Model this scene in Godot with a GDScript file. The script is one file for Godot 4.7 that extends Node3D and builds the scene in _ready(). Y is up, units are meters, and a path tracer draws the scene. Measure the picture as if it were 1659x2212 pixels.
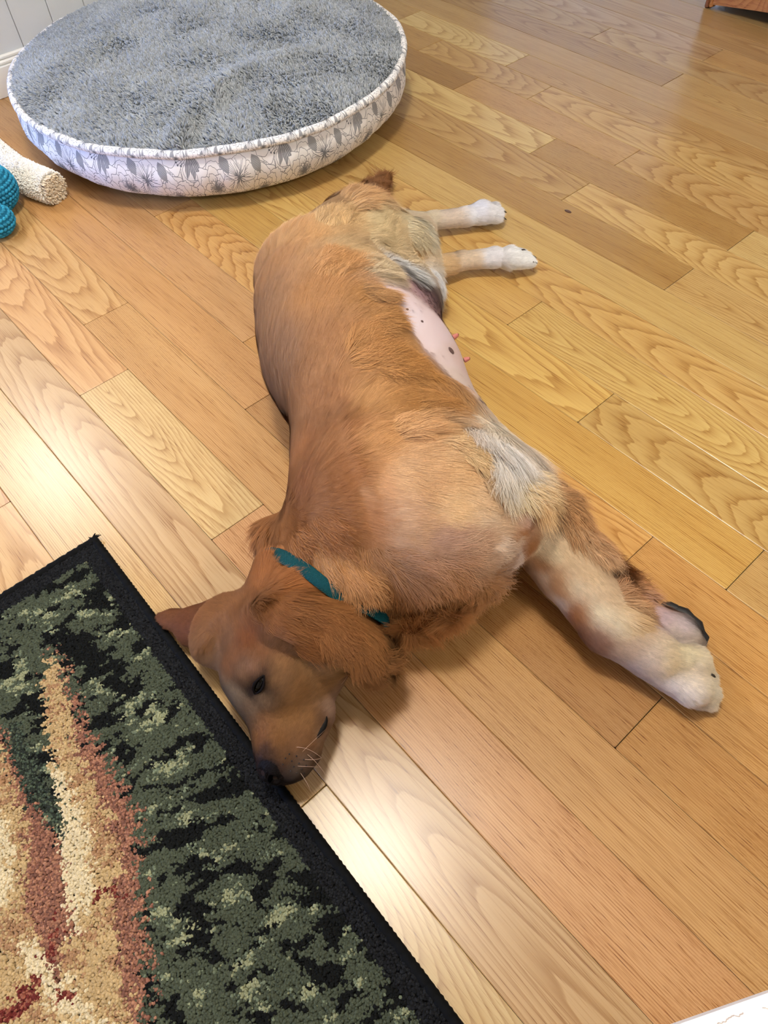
extends Node3D
# A golden retriever asleep on an oak floor, a rug corner, a round dog bed, a plush toy. Units are metres, y is up; floor planks run along x.

const PLANK := 0.0826          # plank width
const TAU_F := 6.2831853

var rng := RandomNumberGenerator.new()
var dog: Node3D

# ------------------------------------------------------------------ scene order
func _ready() -> void:
	rng.seed = 7
	camera_and_light()
	room()
	floor_planks()
	back_cabinet()
	white_table()
	dog_bed()
	rug()
	plush_toy()
	dog_figure()

func camera_and_light() -> void:
	var cam := Camera3D.new()
	cam.name = "camera"
	add_child(cam)
	cam.transform = Transform3D(Basis(Vector3(0.665414, -0.032275, -0.745777), Vector3(-0.593636, 0.582831, -0.554891), Vector3(0.452571, 0.811952, 0.368664)).orthonormalized(), Vector3(0, 0.768786, -0.007084))
	cam.fov = 70.44
	cam.near = 0.02
	cam.far = 60.0
	cam.current = true
	var we := WorldEnvironment.new()
	we.name = "environment"
	var e := Environment.new()
	e.background_mode = Environment.BG_SKY
	var sky := Sky.new()
	var sm := ProceduralSkyMaterial.new()
	sm.sky_top_color = Color(0.50, 0.66, 1.0)
	sm.sky_horizon_color = Color(0.72, 0.84, 1.0)
	sm.ground_horizon_color = Color(0.7, 0.74, 0.76)
	sm.ground_bottom_color = Color(0.4, 0.42, 0.42)
	sm.sky_energy_multiplier = 3.2
	sm.ground_energy_multiplier = 1.5
	sky.sky_material = sm
	e.sky = sky
	e.ambient_light_source = Environment.AMBIENT_SOURCE_SKY
	e.tonemap_mode = Environment.TONE_MAPPER_LINEAR
	e.tonemap_exposure = 1.0
	e.sdfgi_enabled = true
	e.ssao_enabled = true
	e.ssil_enabled = true
	we.environment = e
	add_child(we)
	# two flush ceiling lamps in a row along the room (their highlights lie on the boards)
	ceiling_lamp(Vector3(-0.53, 2.44, -0.26), 2.95, "round white flush ceiling lamp above the sleeping dog")
	ceiling_lamp(Vector3(-3.10, 2.44, -0.24), 2.95, "round white flush ceiling lamp beyond the end of the white wall")
	ceiling_lamp(Vector3(2.04, 2.44, -0.28), 2.95, "round white flush ceiling lamp near the right wall, beyond the cabinet")

# ------------------------------------------------------------------ helpers
func mat(c: Color, rough := 0.7, spec := 0.5) -> StandardMaterial3D:
	var m := StandardMaterial3D.new()
	m.albedo_color = c
	m.roughness = rough
	m.metallic_specular = spec
	return m

func tinted(rough := 0.7, spec := 0.5) -> StandardMaterial3D:
	var m := mat(Color.WHITE, rough, spec)
	m.vertex_color_use_as_albedo = true
	return m

func put(called: String, mesh: Mesh, m: Material, parent: Node = null) -> MeshInstance3D:
	var o := MeshInstance3D.new()
	o.name = called
	o.mesh = mesh
	if m:
		o.material_override = m
	(parent if parent else self).add_child(o, true)
	return o

func structure(o: Node) -> Node:
	o.set_meta("kind", "structure")
	return o

func tag(o: Node, label: String, category: String, group := "") -> Node:
	o.set_meta("label", label)
	o.set_meta("category", category)
	if group:
		o.set_meta("group", group)
	return o

func thing(called: String, label: String, category: String, at := Vector3.ZERO, turn := 0.0) -> Node3D:
	var o := Node3D.new()
	o.name = called
	o.position = at
	o.rotation.y = turn
	add_child(o, true)
	tag(o, label, category)
	return o

# box with bevelled edges, corner lo to corner hi
func bevel_box(lo: Vector3, hi: Vector3, b: float, st: SurfaceTool = null, c := Color.WHITE) -> SurfaceTool:
	if st == null:
		st = SurfaceTool.new()
		st.begin(Mesh.PRIMITIVE_TRIANGLES)
	var mid := (lo + hi) * 0.5
	var h := (hi - lo) * 0.5
	for ax in 3:
		for sgn in [-1.0, 1.0]:
			var u := (ax + 1) % 3
			var v := (ax + 2) % 3
			var q: Array[Vector3] = []
			for k in 4:
				var p := Vector3.ZERO
				p[ax] = sgn * h[ax]
				p[u] = (h[u] - b) * (1.0 if k == 1 or k == 2 else -1.0)
				p[v] = (h[v] - b) * (1.0 if k >= 2 else -1.0)
				q.append(p)
			var n := Vector3.ZERO
			n[ax] = sgn
			quad(st, q[0] + mid, q[1] + mid, q[2] + mid, q[3] + mid, n, c)
			# bevel strip towards +u and -u sides (each edge made once, with the next axis)
			for s2 in [-1.0, 1.0]:
				var e: Array[Vector3] = []
				for k in 4:
					var p := Vector3.ZERO
					if k == 0 or k == 3:
						p[ax] = sgn * h[ax]
						p[u] = s2 * (h[u] - b)
					else:
						p[ax] = sgn * (h[ax] - b)
						p[u] = s2 * h[u]
					p[v] = (h[v] - b) * (1.0 if k >= 2 else -1.0)
					e.append(p)
				var n2 := Vector3.ZERO
				n2[ax] = sgn
				n2[u] = s2
				quad(st, e[0] + mid, e[1] + mid, e[2] + mid, e[3] + mid, n2.normalized(), c)
	return st

func quad(st: SurfaceTool, a: Vector3, b: Vector3, c: Vector3, d: Vector3, n: Vector3, col := Color.WHITE) -> void:
	# front faces run clockwise
	var pts := [a, b, c, d]
	if (b - a).cross(c - a).dot(n) > 0.0:
		pts = [a, d, c, b]
	for i in [0, 1, 2, 0, 2, 3]:
		st.set_normal(n)
		st.set_color(col)
		st.set_uv(Vector2(pts[i].x, pts[i].z))
		st.add_vertex(pts[i])

func box(called: String, lo: Vector3, hi: Vector3, m: Material, parent: Node = null, b := 0.002) -> MeshInstance3D:
	return put(called, bevel_box(lo, hi, b).commit(), m, parent)

# surface of revolution round y, profile of (radius, height); outward when the profile climbs
func lathe(profile: Array, seg: int, cap := true) -> ArrayMesh:
	var st := SurfaceTool.new()
	st.begin(Mesh.PRIMITIVE_TRIANGLES)
	var n := profile.size()
	for i in n:
		for j in seg + 1:
			var a := TAU_F * j / seg
			st.set_uv(Vector2(float(j) / seg, float(i) / (n - 1)))
			st.add_vertex(Vector3(profile[i].x * cos(a), profile[i].y, profile[i].x * sin(a)))
	for i in n - 1:
		for j in seg:
			var k := i * (seg + 1) + j
			for t in [k, k + 1, k + seg + 1, k + 1, k + seg + 2, k + seg + 1]:
				st.add_index(t)
	st.generate_normals()
	return st.commit()

# tube along points with radii
func tube(points: Array, radii: Array, seg := 8, st: SurfaceTool = null) -> SurfaceTool:
	if st == null:
		st = SurfaceTool.new()
		st.begin(Mesh.PRIMITIVE_TRIANGLES)
	var n := points.size()
	var up := Vector3.UP
	var rings: Array = []
	for i in n:
		var d: Vector3 = (points[mini(i + 1, n - 1)] - points[maxi(i - 1, 0)]).normalized()
		if absf(d.dot(up)) > 0.95:
			up = Vector3.RIGHT
		var x := d.cross(up).normalized()
		var y := x.cross(d).normalized()
		var ring: Array = []
		for j in seg:
			var a := TAU_F * j / seg
			ring.append([points[i] + (x * cos(a) + y * sin(a)) * radii[i], x * cos(a) + y * sin(a)])
		rings.append(ring)
	for i in n - 1:
		for j in seg:
			var k := (j + 1) % seg
			for q in [[i, j], [i + 1, k], [i + 1, j], [i, j], [i, k], [i + 1, k]]:
				st.set_normal(rings[q[0]][q[1]][1])
				st.set_color(Color.WHITE)
				st.add_vertex(rings[q[0]][q[1]][0])
	for end in [0, n - 1]:
		var d: Vector3 = (points[0] - points[1]).normalized() if end == 0 else (points[n - 1] - points[n - 2]).normalized()
		for j in seg:
			var k := (j + 1) % seg
			var tri := [points[end] + d * radii[end] * 0.4, rings[end][j][0], rings[end][k][0]] if end == 0 else [points[end] + d * radii[end] * 0.4, rings[end][k][0], rings[end][j][0]]
			for v in tri:
				st.set_normal(d)
				st.set_color(Color.WHITE)
				st.add_vertex(v)
	return st

func ellipsoid(r: Vector3, seg := 20, rings := 12) -> ArrayMesh:
	var st := SurfaceTool.new()
	st.begin(Mesh.PRIMITIVE_TRIANGLES)
	for i in rings + 1:
		var t := PI * i / rings
		for j in seg + 1:
			var a := TAU_F * j / seg
			var n := Vector3(sin(t) * cos(a), -cos(t), sin(t) * sin(a))
			st.set_normal((n / r).normalized())
			st.set_uv(Vector2(float(j) / seg, float(i) / rings))
			st.add_vertex(n * r)
	for i in rings:
		for j in seg:
			var k := i * (seg + 1) + j
			for t in [k, k + 1, k + seg + 1, k + 1, k + seg + 2, k + seg + 1]:
				st.add_index(t)
	return st.commit()

# many small copies of one mesh: rows of (Transform3D, Color)
func scatter(called: String, mesh: Mesh, m: Material, where: Array[Transform3D], tint: PackedColorArray, parent: Node) -> MultiMeshInstance3D:
	var mm := MultiMesh.new()
	mm.transform_format = MultiMesh.TRANSFORM_3D
	mm.use_colors = true
	mm.mesh = mesh
	mm.instance_count = where.size()
	for i in where.size():
		mm.set_instance_transform(i, where[i])
		mm.set_instance_color(i, tint[i])
	var o := MultiMeshInstance3D.new()
	o.name = called
	o.multimesh = mm
	o.material_override = m
	o.set_meta("kind", "stuff")
	parent.add_child(o, true)
	return o

func noise(s: int, freq: float, octaves := 3) -> FastNoiseLite:
	var n := FastNoiseLite.new()
	n.seed = s
	n.noise_type = FastNoiseLite.TYPE_SIMPLEX_SMOOTH
	n.frequency = freq
	n.fractal_octaves = octaves
	return n

# ------------------------------------------------------------------ lamps, room
func ceiling_lamp(at: Vector3, energy: float, label: String) -> void:
	var t := thing("ceiling_lamp", label, "lamp", at)
	var pan := lathe([Vector2(0.17, -0.03), Vector2(0.185, -0.028), Vector2(0.185, -0.004), Vector2(0.18, 0.0), Vector2(0.0, 0.0)], 40)
	put("lamp_pan", pan, mat(Color(0.85, 0.84, 0.82), 0.4), t)
	var dome: Array = []
	for i in 13:
		var a := PI * 0.5 * i / 12.0
		dome.append(Vector2(0.165 * sin(a), -0.03 - 0.07 * cos(a)))
	var g := mat(Color(0.95, 0.93, 0.88), 0.3)
	g.emission_enabled = true
	g.emission = Color(1.0, 0.93, 0.78)
	g.emission_energy_multiplier = 2.6
	put("lamp_glass", lathe(dome, 40), g, t)
	var l := OmniLight3D.new()
	l.name = "lamp_light"
	l.light_color = Color(1.0, 0.982, 0.945)
	l.light_energy = energy
	l.light_size = 0.15
	l.omni_range = 12.0
	l.omni_attenuation = 2.0
	l.shadow_enabled = true
	l.position = Vector3(0, -0.14, 0)
	t.add_child(l)

func wall_box(called: String, lo: Vector3, hi: Vector3, m: Material) -> MeshInstance3D:
	var o := box(called, lo, hi, m, null, 0.001)
	structure(o)
	return o

func window(called: String, lo: Vector3, hi: Vector3, along_x: bool) -> Node3D:
	# frame, one upright and a pane in the opening lo..hi
	var w := Node3D.new()
	w.name = called
	structure(w)
	add_child(w, true)
	var fm := mat(Color(0.9, 0.9, 0.88), 0.4)
	var f := 0.05
	box("window_frame", Vector3(lo.x, lo.y, lo.z), Vector3(hi.x, lo.y + f, hi.z), fm, w)
	box("window_frame", Vector3(lo.x, hi.y - f, lo.z), Vector3(hi.x, hi.y, hi.z), fm, w)
	if along_x:
		for x in [lo.x, (lo.x + hi.x - f) * 0.5, hi.x - f]:
			box("window_frame", Vector3(x, lo.y + f, lo.z), Vector3(x + f, hi.y - f, hi.z), fm, w)
	else:
		for z in [lo.z, (lo.z + hi.z - f) * 0.5, hi.z - f]:
			box("window_frame", Vector3(lo.x, lo.y + f, z), Vector3(hi.x, hi.y - f, z + f), fm, w)
	var g := mat(Color(1, 1, 1, 0.04), 0.02)
	g.transparency = BaseMaterial3D.TRANSPARENCY_ALPHA
	var c := (lo + hi) * 0.5
	if along_x:
		box("pane", Vector3(lo.x + f * 0.5, lo.y + f * 0.5, c.z - 0.003), Vector3(hi.x - f * 0.5, hi.y - f * 0.5, c.z + 0.003), g, w, 0.0005)
	else:
		box("pane", Vector3(c.x - 0.003, lo.y + f * 0.5, lo.z + f * 0.5), Vector3(c.x + 0.003, hi.y - f * 0.5, hi.z - f * 0.5), g, w, 0.0005)
	return w

const X0 := -4.4
const X1 := 2.9
const Z0 := -3.7
const Z1 := 2.8
const TOP := 2.44

func room() -> void:
	var paint := mat(Color(0.82, 0.83, 0.835), 0.75, 0.3)
	var trim := mat(Color(0.93, 0.925, 0.90), 0.35)
	wall_box("ceiling", Vector3(X0 - 0.1, TOP, Z0 - 0.1), Vector3(X1 + 0.1, TOP + 0.1, Z1 + 0.1), mat(Color(0.88, 0.87, 0.85), 0.9, 0.2))
	wall_box("wall_right", Vector3(X1, 0, Z0), Vector3(X1 + 0.1, TOP, Z1), paint)
	# far wall with the patio window whose light lies on the boards beside the cabinet
	wall_box("wall_back", Vector3(X0 - 0.1, 0, Z0 - 0.1), Vector3(-3.5, TOP, Z0), paint)
	wall_box("wall_back", Vector3(-1.2, 0, Z0 - 0.1), Vector3(X1 + 0.1, TOP, Z0), paint)
	wall_box("wall_back", Vector3(-3.5, 2.05, Z0 - 0.1), Vector3(-1.2, TOP, Z0), paint)
	wall_box("wall_back", Vector3(-3.5, 0, Z0 - 0.1), Vector3(-1.2, 0.12, Z0), paint)
	var blind := mat(Color(0.95, 0.95, 0.94), 0.8)
	blind.backlight_enabled = true
	blind.backlight = Color(0.75, 0.73, 0.69)
	var w1 := window("window_1", Vector3(-3.5, 0.12, Z0 - 0.08), Vector3(-1.2, 2.05, Z0 - 0.03), true)
	box("blind", Vector3(-3.48, 0.13, Z0 - 0.098), Vector3(-1.22, 2.04, Z0 - 0.09), blind, w1)
	# near wall, behind the camera, with a window
	wall_box("wall_front", Vector3(X0 - 0.1, 0, Z1), Vector3(-4.2, TOP, Z1 + 0.1), paint)
	wall_box("wall_front", Vector3(-1.4, 0, Z1), Vector3(X1 + 0.1, TOP, Z1 + 0.1), paint)
	wall_box("wall_front", Vector3(-4.2, 2.15, Z1), Vector3(-1.4, TOP, Z1 + 0.1), paint)
	wall_box("wall_front", Vector3(-4.2, 0, Z1), Vector3(-1.4, 0.3, Z1 + 0.1), paint)
	window("window_2", Vector3(-4.2, 0.3, Z1 + 0.03), Vector3(-1.4, 2.15, Z1 + 0.08), true)
	# left outer wall
	wall_box("wall_left", Vector3(X0 - 0.1, 0, Z0), Vector3(X0, TOP, Z1), paint)
	# the white boarded partition behind the dog bed
	var part := wall_box("wall_partition", Vector3(-2.02, 0, -2.15), Vector3(-1.915, TOP, -0.40), paint)
	var z := -2.15
	var edges: Array[float] = [-2.15]
	var k := -20
	while k < 20:
		var e := -0.588 + 0.0838 * k
		if e > -2.14 and e < -0.41:
			edges.append(e)
		k += 1
	edges.append(-0.40)
	for i in edges.size() - 1:
		box("panel", Vector3(-1.915, 0.0, edges[i] + 0.0006), Vector3(-1.907, TOP, edges[i + 1] - 0.0006), paint, part, 0.0016)
	# baseboard with a stepped cap and a shoe
	var bb := Node3D.new()
	bb.name = "baseboard_left"
	structure(bb)
	add_child(bb)
	box("baseboard_body", Vector3(-1.907, 0.0, -2.15), Vector3(-1.893, 0.060, -0.40), trim, bb, 0.0015)
	box("baseboard_bead", Vector3(-1.907, 0.060, -2.15), Vector3(-1.896, 0.069, -0.40), trim, bb, 0.003)
	box("baseboard_cap", Vector3(-1.907, 0.069, -2.15), Vector3(-1.899, 0.078, -0.40), trim, bb, 0.003)

# ------------------------------------------------------------------ oak floor
var grain: Array[ImageTexture] = []

func oak_texture(s: int, kind: int, w := 2048, h := 184) -> ImageTexture:
	# growth rings cut lengthwise, repeating along the grain: kind 0 straight, 1 cathedral, 2 wide cathedral
	var data := PackedByteArray()
	data.resize(w * h * 3)
	var wob := noise(s, 1.0, 3)
	var fine := noise(s + 50, 1.0, 2)
	var r := RandomNumberGenerator.new()
	r.seed = s
	var centre := r.randf_range(0.3, 0.7)
	var depth0 := r.randf_range(0.0, 0.2)
	var span := 1.0
	var phase := 0.0
	var rings := [34.0, 20.0, 15.0][kind] as float
	var bend := [0.05, 1.3, 1.7][kind] as float
	for x in w:
		var u := float(x) / w
		# a turn round a circle makes every noise close on itself
		var cx := cos(u * TAU_F) / TAU_F
		var cy := sin(u * TAU_F) / TAU_F
		var mid := centre + 0.22 * wob.get_noise_2d(cx * 1.6 + 3.0, cy * 1.6) + (0.9 if kind == 0 else 0.0)
		var saw := fposmod(u * span + phase, 1.0)
		var dep := saw * bend + depth0 + 0.10 * wob.get_noise_2d(cx * 2.4, cy * 2.4 + 9.0)
		for y in h:
			var v := float(y) / h
			var dv := v - mid
			var rr := sqrt(dv * dv + dep * dep) * rings
			rr += 0.55 * wob.get_noise_3d(cx * 5.0, cy * 5.0, v * 2.6) + 0.10 * fine.get_noise_3d(cx * 30.0, cy * 30.0, v * 9.0)
			var f := rr - floorf(rr)
			# porous dark early wood, then pale late wood
			var ring := exp(-f * 4.2) * (1.0 - exp(-f * 26.0)) * 1.5
			var pore := fine.get_noise_3d(cx * 9.0, cy * 9.0, v * 42.0)
			var dash := clampf(1.0 - absf(pore) * 7.0, 0.0, 1.0) * clampf(0.5 + 1.6 * fine.get_noise_3d(cx * 15.0 + 70.0, cy * 15.0, v * 34.0), 0.0, 1.0) * (1.0 if kind == 0 else 0.7)
			var tone := 0.05 * wob.get_noise_3d(cx * 3.0, cy * 3.0, v * 2.2 + 20.0) + 0.025 * fine.get_noise_3d(cx * 6.0, cy * 6.0, v * 40.0)
			var k := 1.0 + tone - ring * 0.185 - dash * (0.26 + 0.20 * ring)
			var at := (y * w + x) * 3
			data[at] = int(clampf(228.0 * pow(k, 0.78), 0, 255))
			data[at + 1] = int(clampf(228.0 * pow(k, 1.15), 0, 255))
			data[at + 2] = int(clampf(228.0 * pow(k, 1.65), 0, 255))
	return ImageTexture.create_from_image(Image.create_from_data(w, h, false, Image.FORMAT_RGB8, data))

func plank_mesh(x0: float, x1: float, row: int, c: Color, u0: float, flip: bool) -> ArrayMesh:
	# bevelled board, grain along x; its base is sunk into the subfloor
	var st := SurfaceTool.new()
	st.begin(Mesh.PRIMITIVE_TRIANGLES)
	var g := 0.00022
	var b := 0.0009
	var lo := Vector3(x0 + g * 1.8, -0.016, row * PLANK + g)
	var hi := Vector3(x1 - g * 1.8, 0.0, (row + 1) * PLANK - g)
	var xs := [lo.x, lo.x + b, hi.x - b, hi.x]
	var zs := [lo.z, lo.z + b, hi.z - b, hi.z]
	var p := func(i: int, j: int) -> Vector3:
		return Vector3(xs[i], (-b * 0.55 if i == 0 or i == 3 or j == 0 or j == 3 else 0.0), zs[j])
	var emit := func(v: Vector3, n: Vector3) -> void:
		var u := (v.x - x0) / maxf(1.19, (x1 - x0) * 1.002) + u0 * maxf(0.0, 1.0 - (x1 - x0) / 1.19)
		var w := (v.z - lo.z) / (hi.z - lo.z)
		st.set_uv(Vector2(1.0 - u if flip else u, 0.02 + 0.96 * (1.0 - w if flip else w)))
		st.set_normal(n)
		st.set_color(c)
		st.add_vertex(v)
	for i in 3:
		for j in 3:
			if (i != 1 and j != 1):
				continue
			var n := Vector3(float(i - 1) * 0.5, 1.0, float(j - 1) * 0.5).normalized()
			var a: Vector3 = p.call(i, j)
			var bb: Vector3 = p.call(i + 1, j)
			var cc: Vector3 = p.call(i + 1, j + 1)
			var d: Vector3 = p.call(i, j + 1)
			for v in [a, bb, cc, a, cc, d]:
				emit.call(v, n)
	# sides
	for s in [[Vector3(lo.x, 0, lo.z), Vector3(hi.x, 0, lo.z), Vector3(0, 0, -1)], [Vector3(hi.x, 0, hi.z), Vector3(lo.x, 0, hi.z), Vector3(0, 0, 1)], [Vector3(hi.x, 0, lo.z), Vector3(hi.x, 0, hi.z), Vector3(1, 0, 0)], [Vector3(lo.x, 0, hi.z), Vector3(lo.x, 0, lo.z), Vector3(-1, 0, 0)]]:
		var a: Vector3 = s[0] + Vector3(0, -b * 0.55, 0)
		var bb: Vector3 = s[1] + Vector3(0, -b * 0.55, 0)
		var cc := Vector3(bb.x, -0.016, bb.z)
		var d := Vector3(a.x, -0.016, a.z)
		for v in [a, d, cc, a, cc, bb]:
			emit.call(v, s[2])
	return st.commit()

var joints := {}
var tones := {}

func row_of(row: int, cuts: Array, tone: Array) -> void:
	joints[row] = cuts
	tones[row] = tone

func floor_planks() -> void:
	var fl := wall_box("floor", Vector3(X0 - 0.1, -0.12, Z0 - 0.1), Vector3(X1 + 0.1, -0.012, Z1 + 0.1), mat(Color(0.16, 0.10, 0.055), 0.9))
	for k in 9:
		grain.append(oak_texture(11 + k * 7, [1, 0, 2, 1, 0, 1, 2, 0, 1][k]))
	var woods: Array[StandardMaterial3D] = []
	for t in grain:
		var m := tinted(0.28, 0.46)
		m.albedo_texture = t
		woods.append(m)
	row_of(-25, [-2.950, 0.750], [null, Color8(176, 147, 99), null, -1, 1, -1])
	row_of(-24, [-2.950, 0.750], [null, Color8(182, 149, 98), null, -1, 4, -1])
	row_of(-23, [-2.950, 0.750], [null, Color8(184, 152, 101), null, -1, 8, -1])
	row_of(-22, [-2.950, -0.878, 0.750], [null, Color8(186, 156, 112), Color8(194, 159, 103), null, -1, 3, 0, -1])
	row_of(-21, [-2.950, -1.137, 0.750], [null, Color8(184, 154, 103), Color8(189, 159, 108), null, -1, 5, 2, -1])
	row_of(-20, [-2.950, -0.872, 0.750], [null, Color8(176, 143, 94), Color8(197, 166, 110), null, -1, 6, 8, -1])
	row_of(-19, [-2.950, 0.750], [null, Color8(195, 163, 108), null, -1, 4, -1])
	row_of(-18, [-2.950, -1.552, -1.183, 0.750], [null, Color8(189, 156, 99), Color8(215, 189, 131), Color8(191, 156, 98), null, -1, 1, 5, 8, -1])
	row_of(-17, [-2.950, -1.388, -1.042, 0.750], [null, Color8(189, 152, 94), Color8(195, 161, 103), Color8(205, 170, 108), null, -1, 4, 2, 5, -1])
	row_of(-16, [-2.950, -1.188, -0.742, 0.750], [null, Color8(168, 131, 77), Color8(199, 161, 103), Color8(197, 161, 103), null, -1, 7, 1, 6, -1])
	row_of(-15, [-2.950, -0.888, -0.438, 0.750], [null, Color8(215, 186, 124), Color8(184, 147, 89), Color8(215, 186, 124), null, -1, 2, 4, 3, -1])
	row_of(-14, [-2.950, -0.736, 0.750], [null, Color8(191, 156, 98), Color8(210, 175, 112), null, -1, 8, 0, -1])
	row_of(-13, [-2.950, -0.449, 0.750], [null, Color8(184, 147, 89), Color8(207, 173, 112), null, -1, 1, 0, -1])
	row_of(-12, [-2.950, 0.750], [null, Color8(214, 182, 117), null, -1, 4, -1])
	row_of(-11, [-2.950, -1.049, 0.750], [null, Color8(205, 170, 108), Color8(214, 175, 108), null, -1, 5, 6, -1])
	row_of(-10, [-2.950, -0.568, 0.750], [null, Color8(218, 179, 110), Color8(218, 184, 115), null, -1, 4, 5, -1])
	row_of(-9, [-2.950, -0.358, 0.750], [null, Color8(222, 184, 110), Color8(205, 170, 105), null, -1, 8, 2, -1])
	row_of(-8, [-2.950, -0.065, 0.750], [null, Color8(214, 173, 98), Color8(205, 168, 108), null, -1, 7, 1, -1])
	row_of(-7, [-2.950, -1.233, -0.169, 0.750], [null, Color8(212, 167, 110), Color8(216, 168, 101), Color8(208, 160, 97), null, -1, 4, 6, 1, -1])
	row_of(-6, [-2.950, -0.828, 0.750], [null, Color8(206, 160, 105), Color8(208, 160, 97), null, -1, 1, 4, -1])
	row_of(-5, [-2.950, -0.706, -0.036, 0.750], [null, Color8(208, 160, 103), Color8(190, 144, 91), Color8(200, 152, 93), null, -1, 7, 1, 4, -1])
	row_of(-4, [-2.950, -1.045, 0.750], [null, Color8(215, 172, 114), Color8(208, 162, 104), null, -1, 5, 7, -1])
	row_of(-3, [-2.950, -0.902, -0.547, 0.750], [null, Color8(215, 167, 110), Color8(220, 187, 128), Color8(212, 162, 110), null, -1, 0, 3, 1, -1])
	row_of(-2, [-2.950, -1.600, 0.750], [null, Color8(219, 172, 114), Color8(200, 164, 116), null, -1, -1, 3, -1])
	row_of(-1, [-2.950, -0.211, 0.750], [null, Color8(214, 179, 124), Color8(206, 175, 122), null, -1, 4, 5, -1])
	row_of(0, [-2.950, -0.786, 0.750], [null, Color8(206, 156, 101), Color8(212, 170, 116), null, -1, 8, 0, -1])
	var r := RandomNumberGenerator.new()
	r.seed = 5
	var rest := {}
	for row in range(int(floor(Z0 / PLANK)), int(ceil(Z1 / PLANK))):
		var cuts: Array = joints.get(row, [])
		var tone: Array = tones.get(row, [])
		var all: Array[float] = []
		for c in cuts:
			all.append(c)
		if all.is_empty():
			all.append(r.randf_range(-1.2, 0.2))
		var first := all[0]
		while first > X0:
			first -= r.randf_range(0.55, 1.25)
			all.insert(0, maxf(first, X0))
		var last: float = all[all.size() - 1]
		while last < X1:
			last += r.randf_range(0.55, 1.25)
			all.append(minf(last, X1))
		for i in all.size() - 1:
			if all[i + 1] - all[i] < 0.01:
				continue
			var kind := r.randi() % grain.size()
			var v := r.randf_range(-1.0, 1.0)
			var warm := r.randf_range(-1.0, 1.0)
			var base := Color(0.770, 0.605, 0.405)
			var c := Color(base.r * (1.0 + 0.05 * v), base.g * (1.0 + 0.07 * v - 0.025 * warm), base.b * (1.0 + 0.09 * v - 0.04 * warm))
			var known := cuts.find(all[i]) + 1 if cuts.has(all[i]) else (0 if cuts.has(all[i + 1]) else -1)
			if cuts.is_empty():
				known = -1
			if known >= 0 and known < tone.size() and tone[known] is Color:
				c = tone[known]
				if tone.size() > cuts.size() + 1 + known and tone[cuts.size() + 1 + known] >= 0:
					kind = tone[cuts.size() + 1 + known]
			var mesh := plank_mesh(all[i], all[i + 1], row, c.srgb_to_linear(), r.randf(), r.randf() < 0.5)
			var seen := row >= -31 and row <= 4 and all[i + 1] > -2.3 and all[i] < 0.5
			if seen:
				put("plank", mesh, woods[kind], fl)
			else:
				if not rest.has(kind):
					var st := SurfaceTool.new()
					st.begin(Mesh.PRIMITIVE_TRIANGLES)
					rest[kind] = st
				rest[kind].append_from(mesh, 0, Transform3D.IDENTITY)
	# a dark knot in one of the boards
	var knot := put("wood_knot", ellipsoid(Vector3(0.0075, 0.0004, 0.0042), 14, 6), mat(Color(0.30, 0.18, 0.09), 0.35), fl)
	knot.position = Vector3(-0.704, 0.0001, -1.054)
	for kind in rest:
		put("plank_field", rest[kind].commit(), woods[kind], fl).set_meta("kind", "stuff")

# ------------------------------------------------------------------ furniture at the edges of the picture
func oak_mat() -> StandardMaterial3D:
	var m := mat(Color(0.72, 0.48, 0.26), 0.4)
	m.albedo_texture = grain[0]
	m.uv1_triplanar = true
	m.uv1_scale = Vector3(2.0, 7.0, 7.0)
	return m

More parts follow.
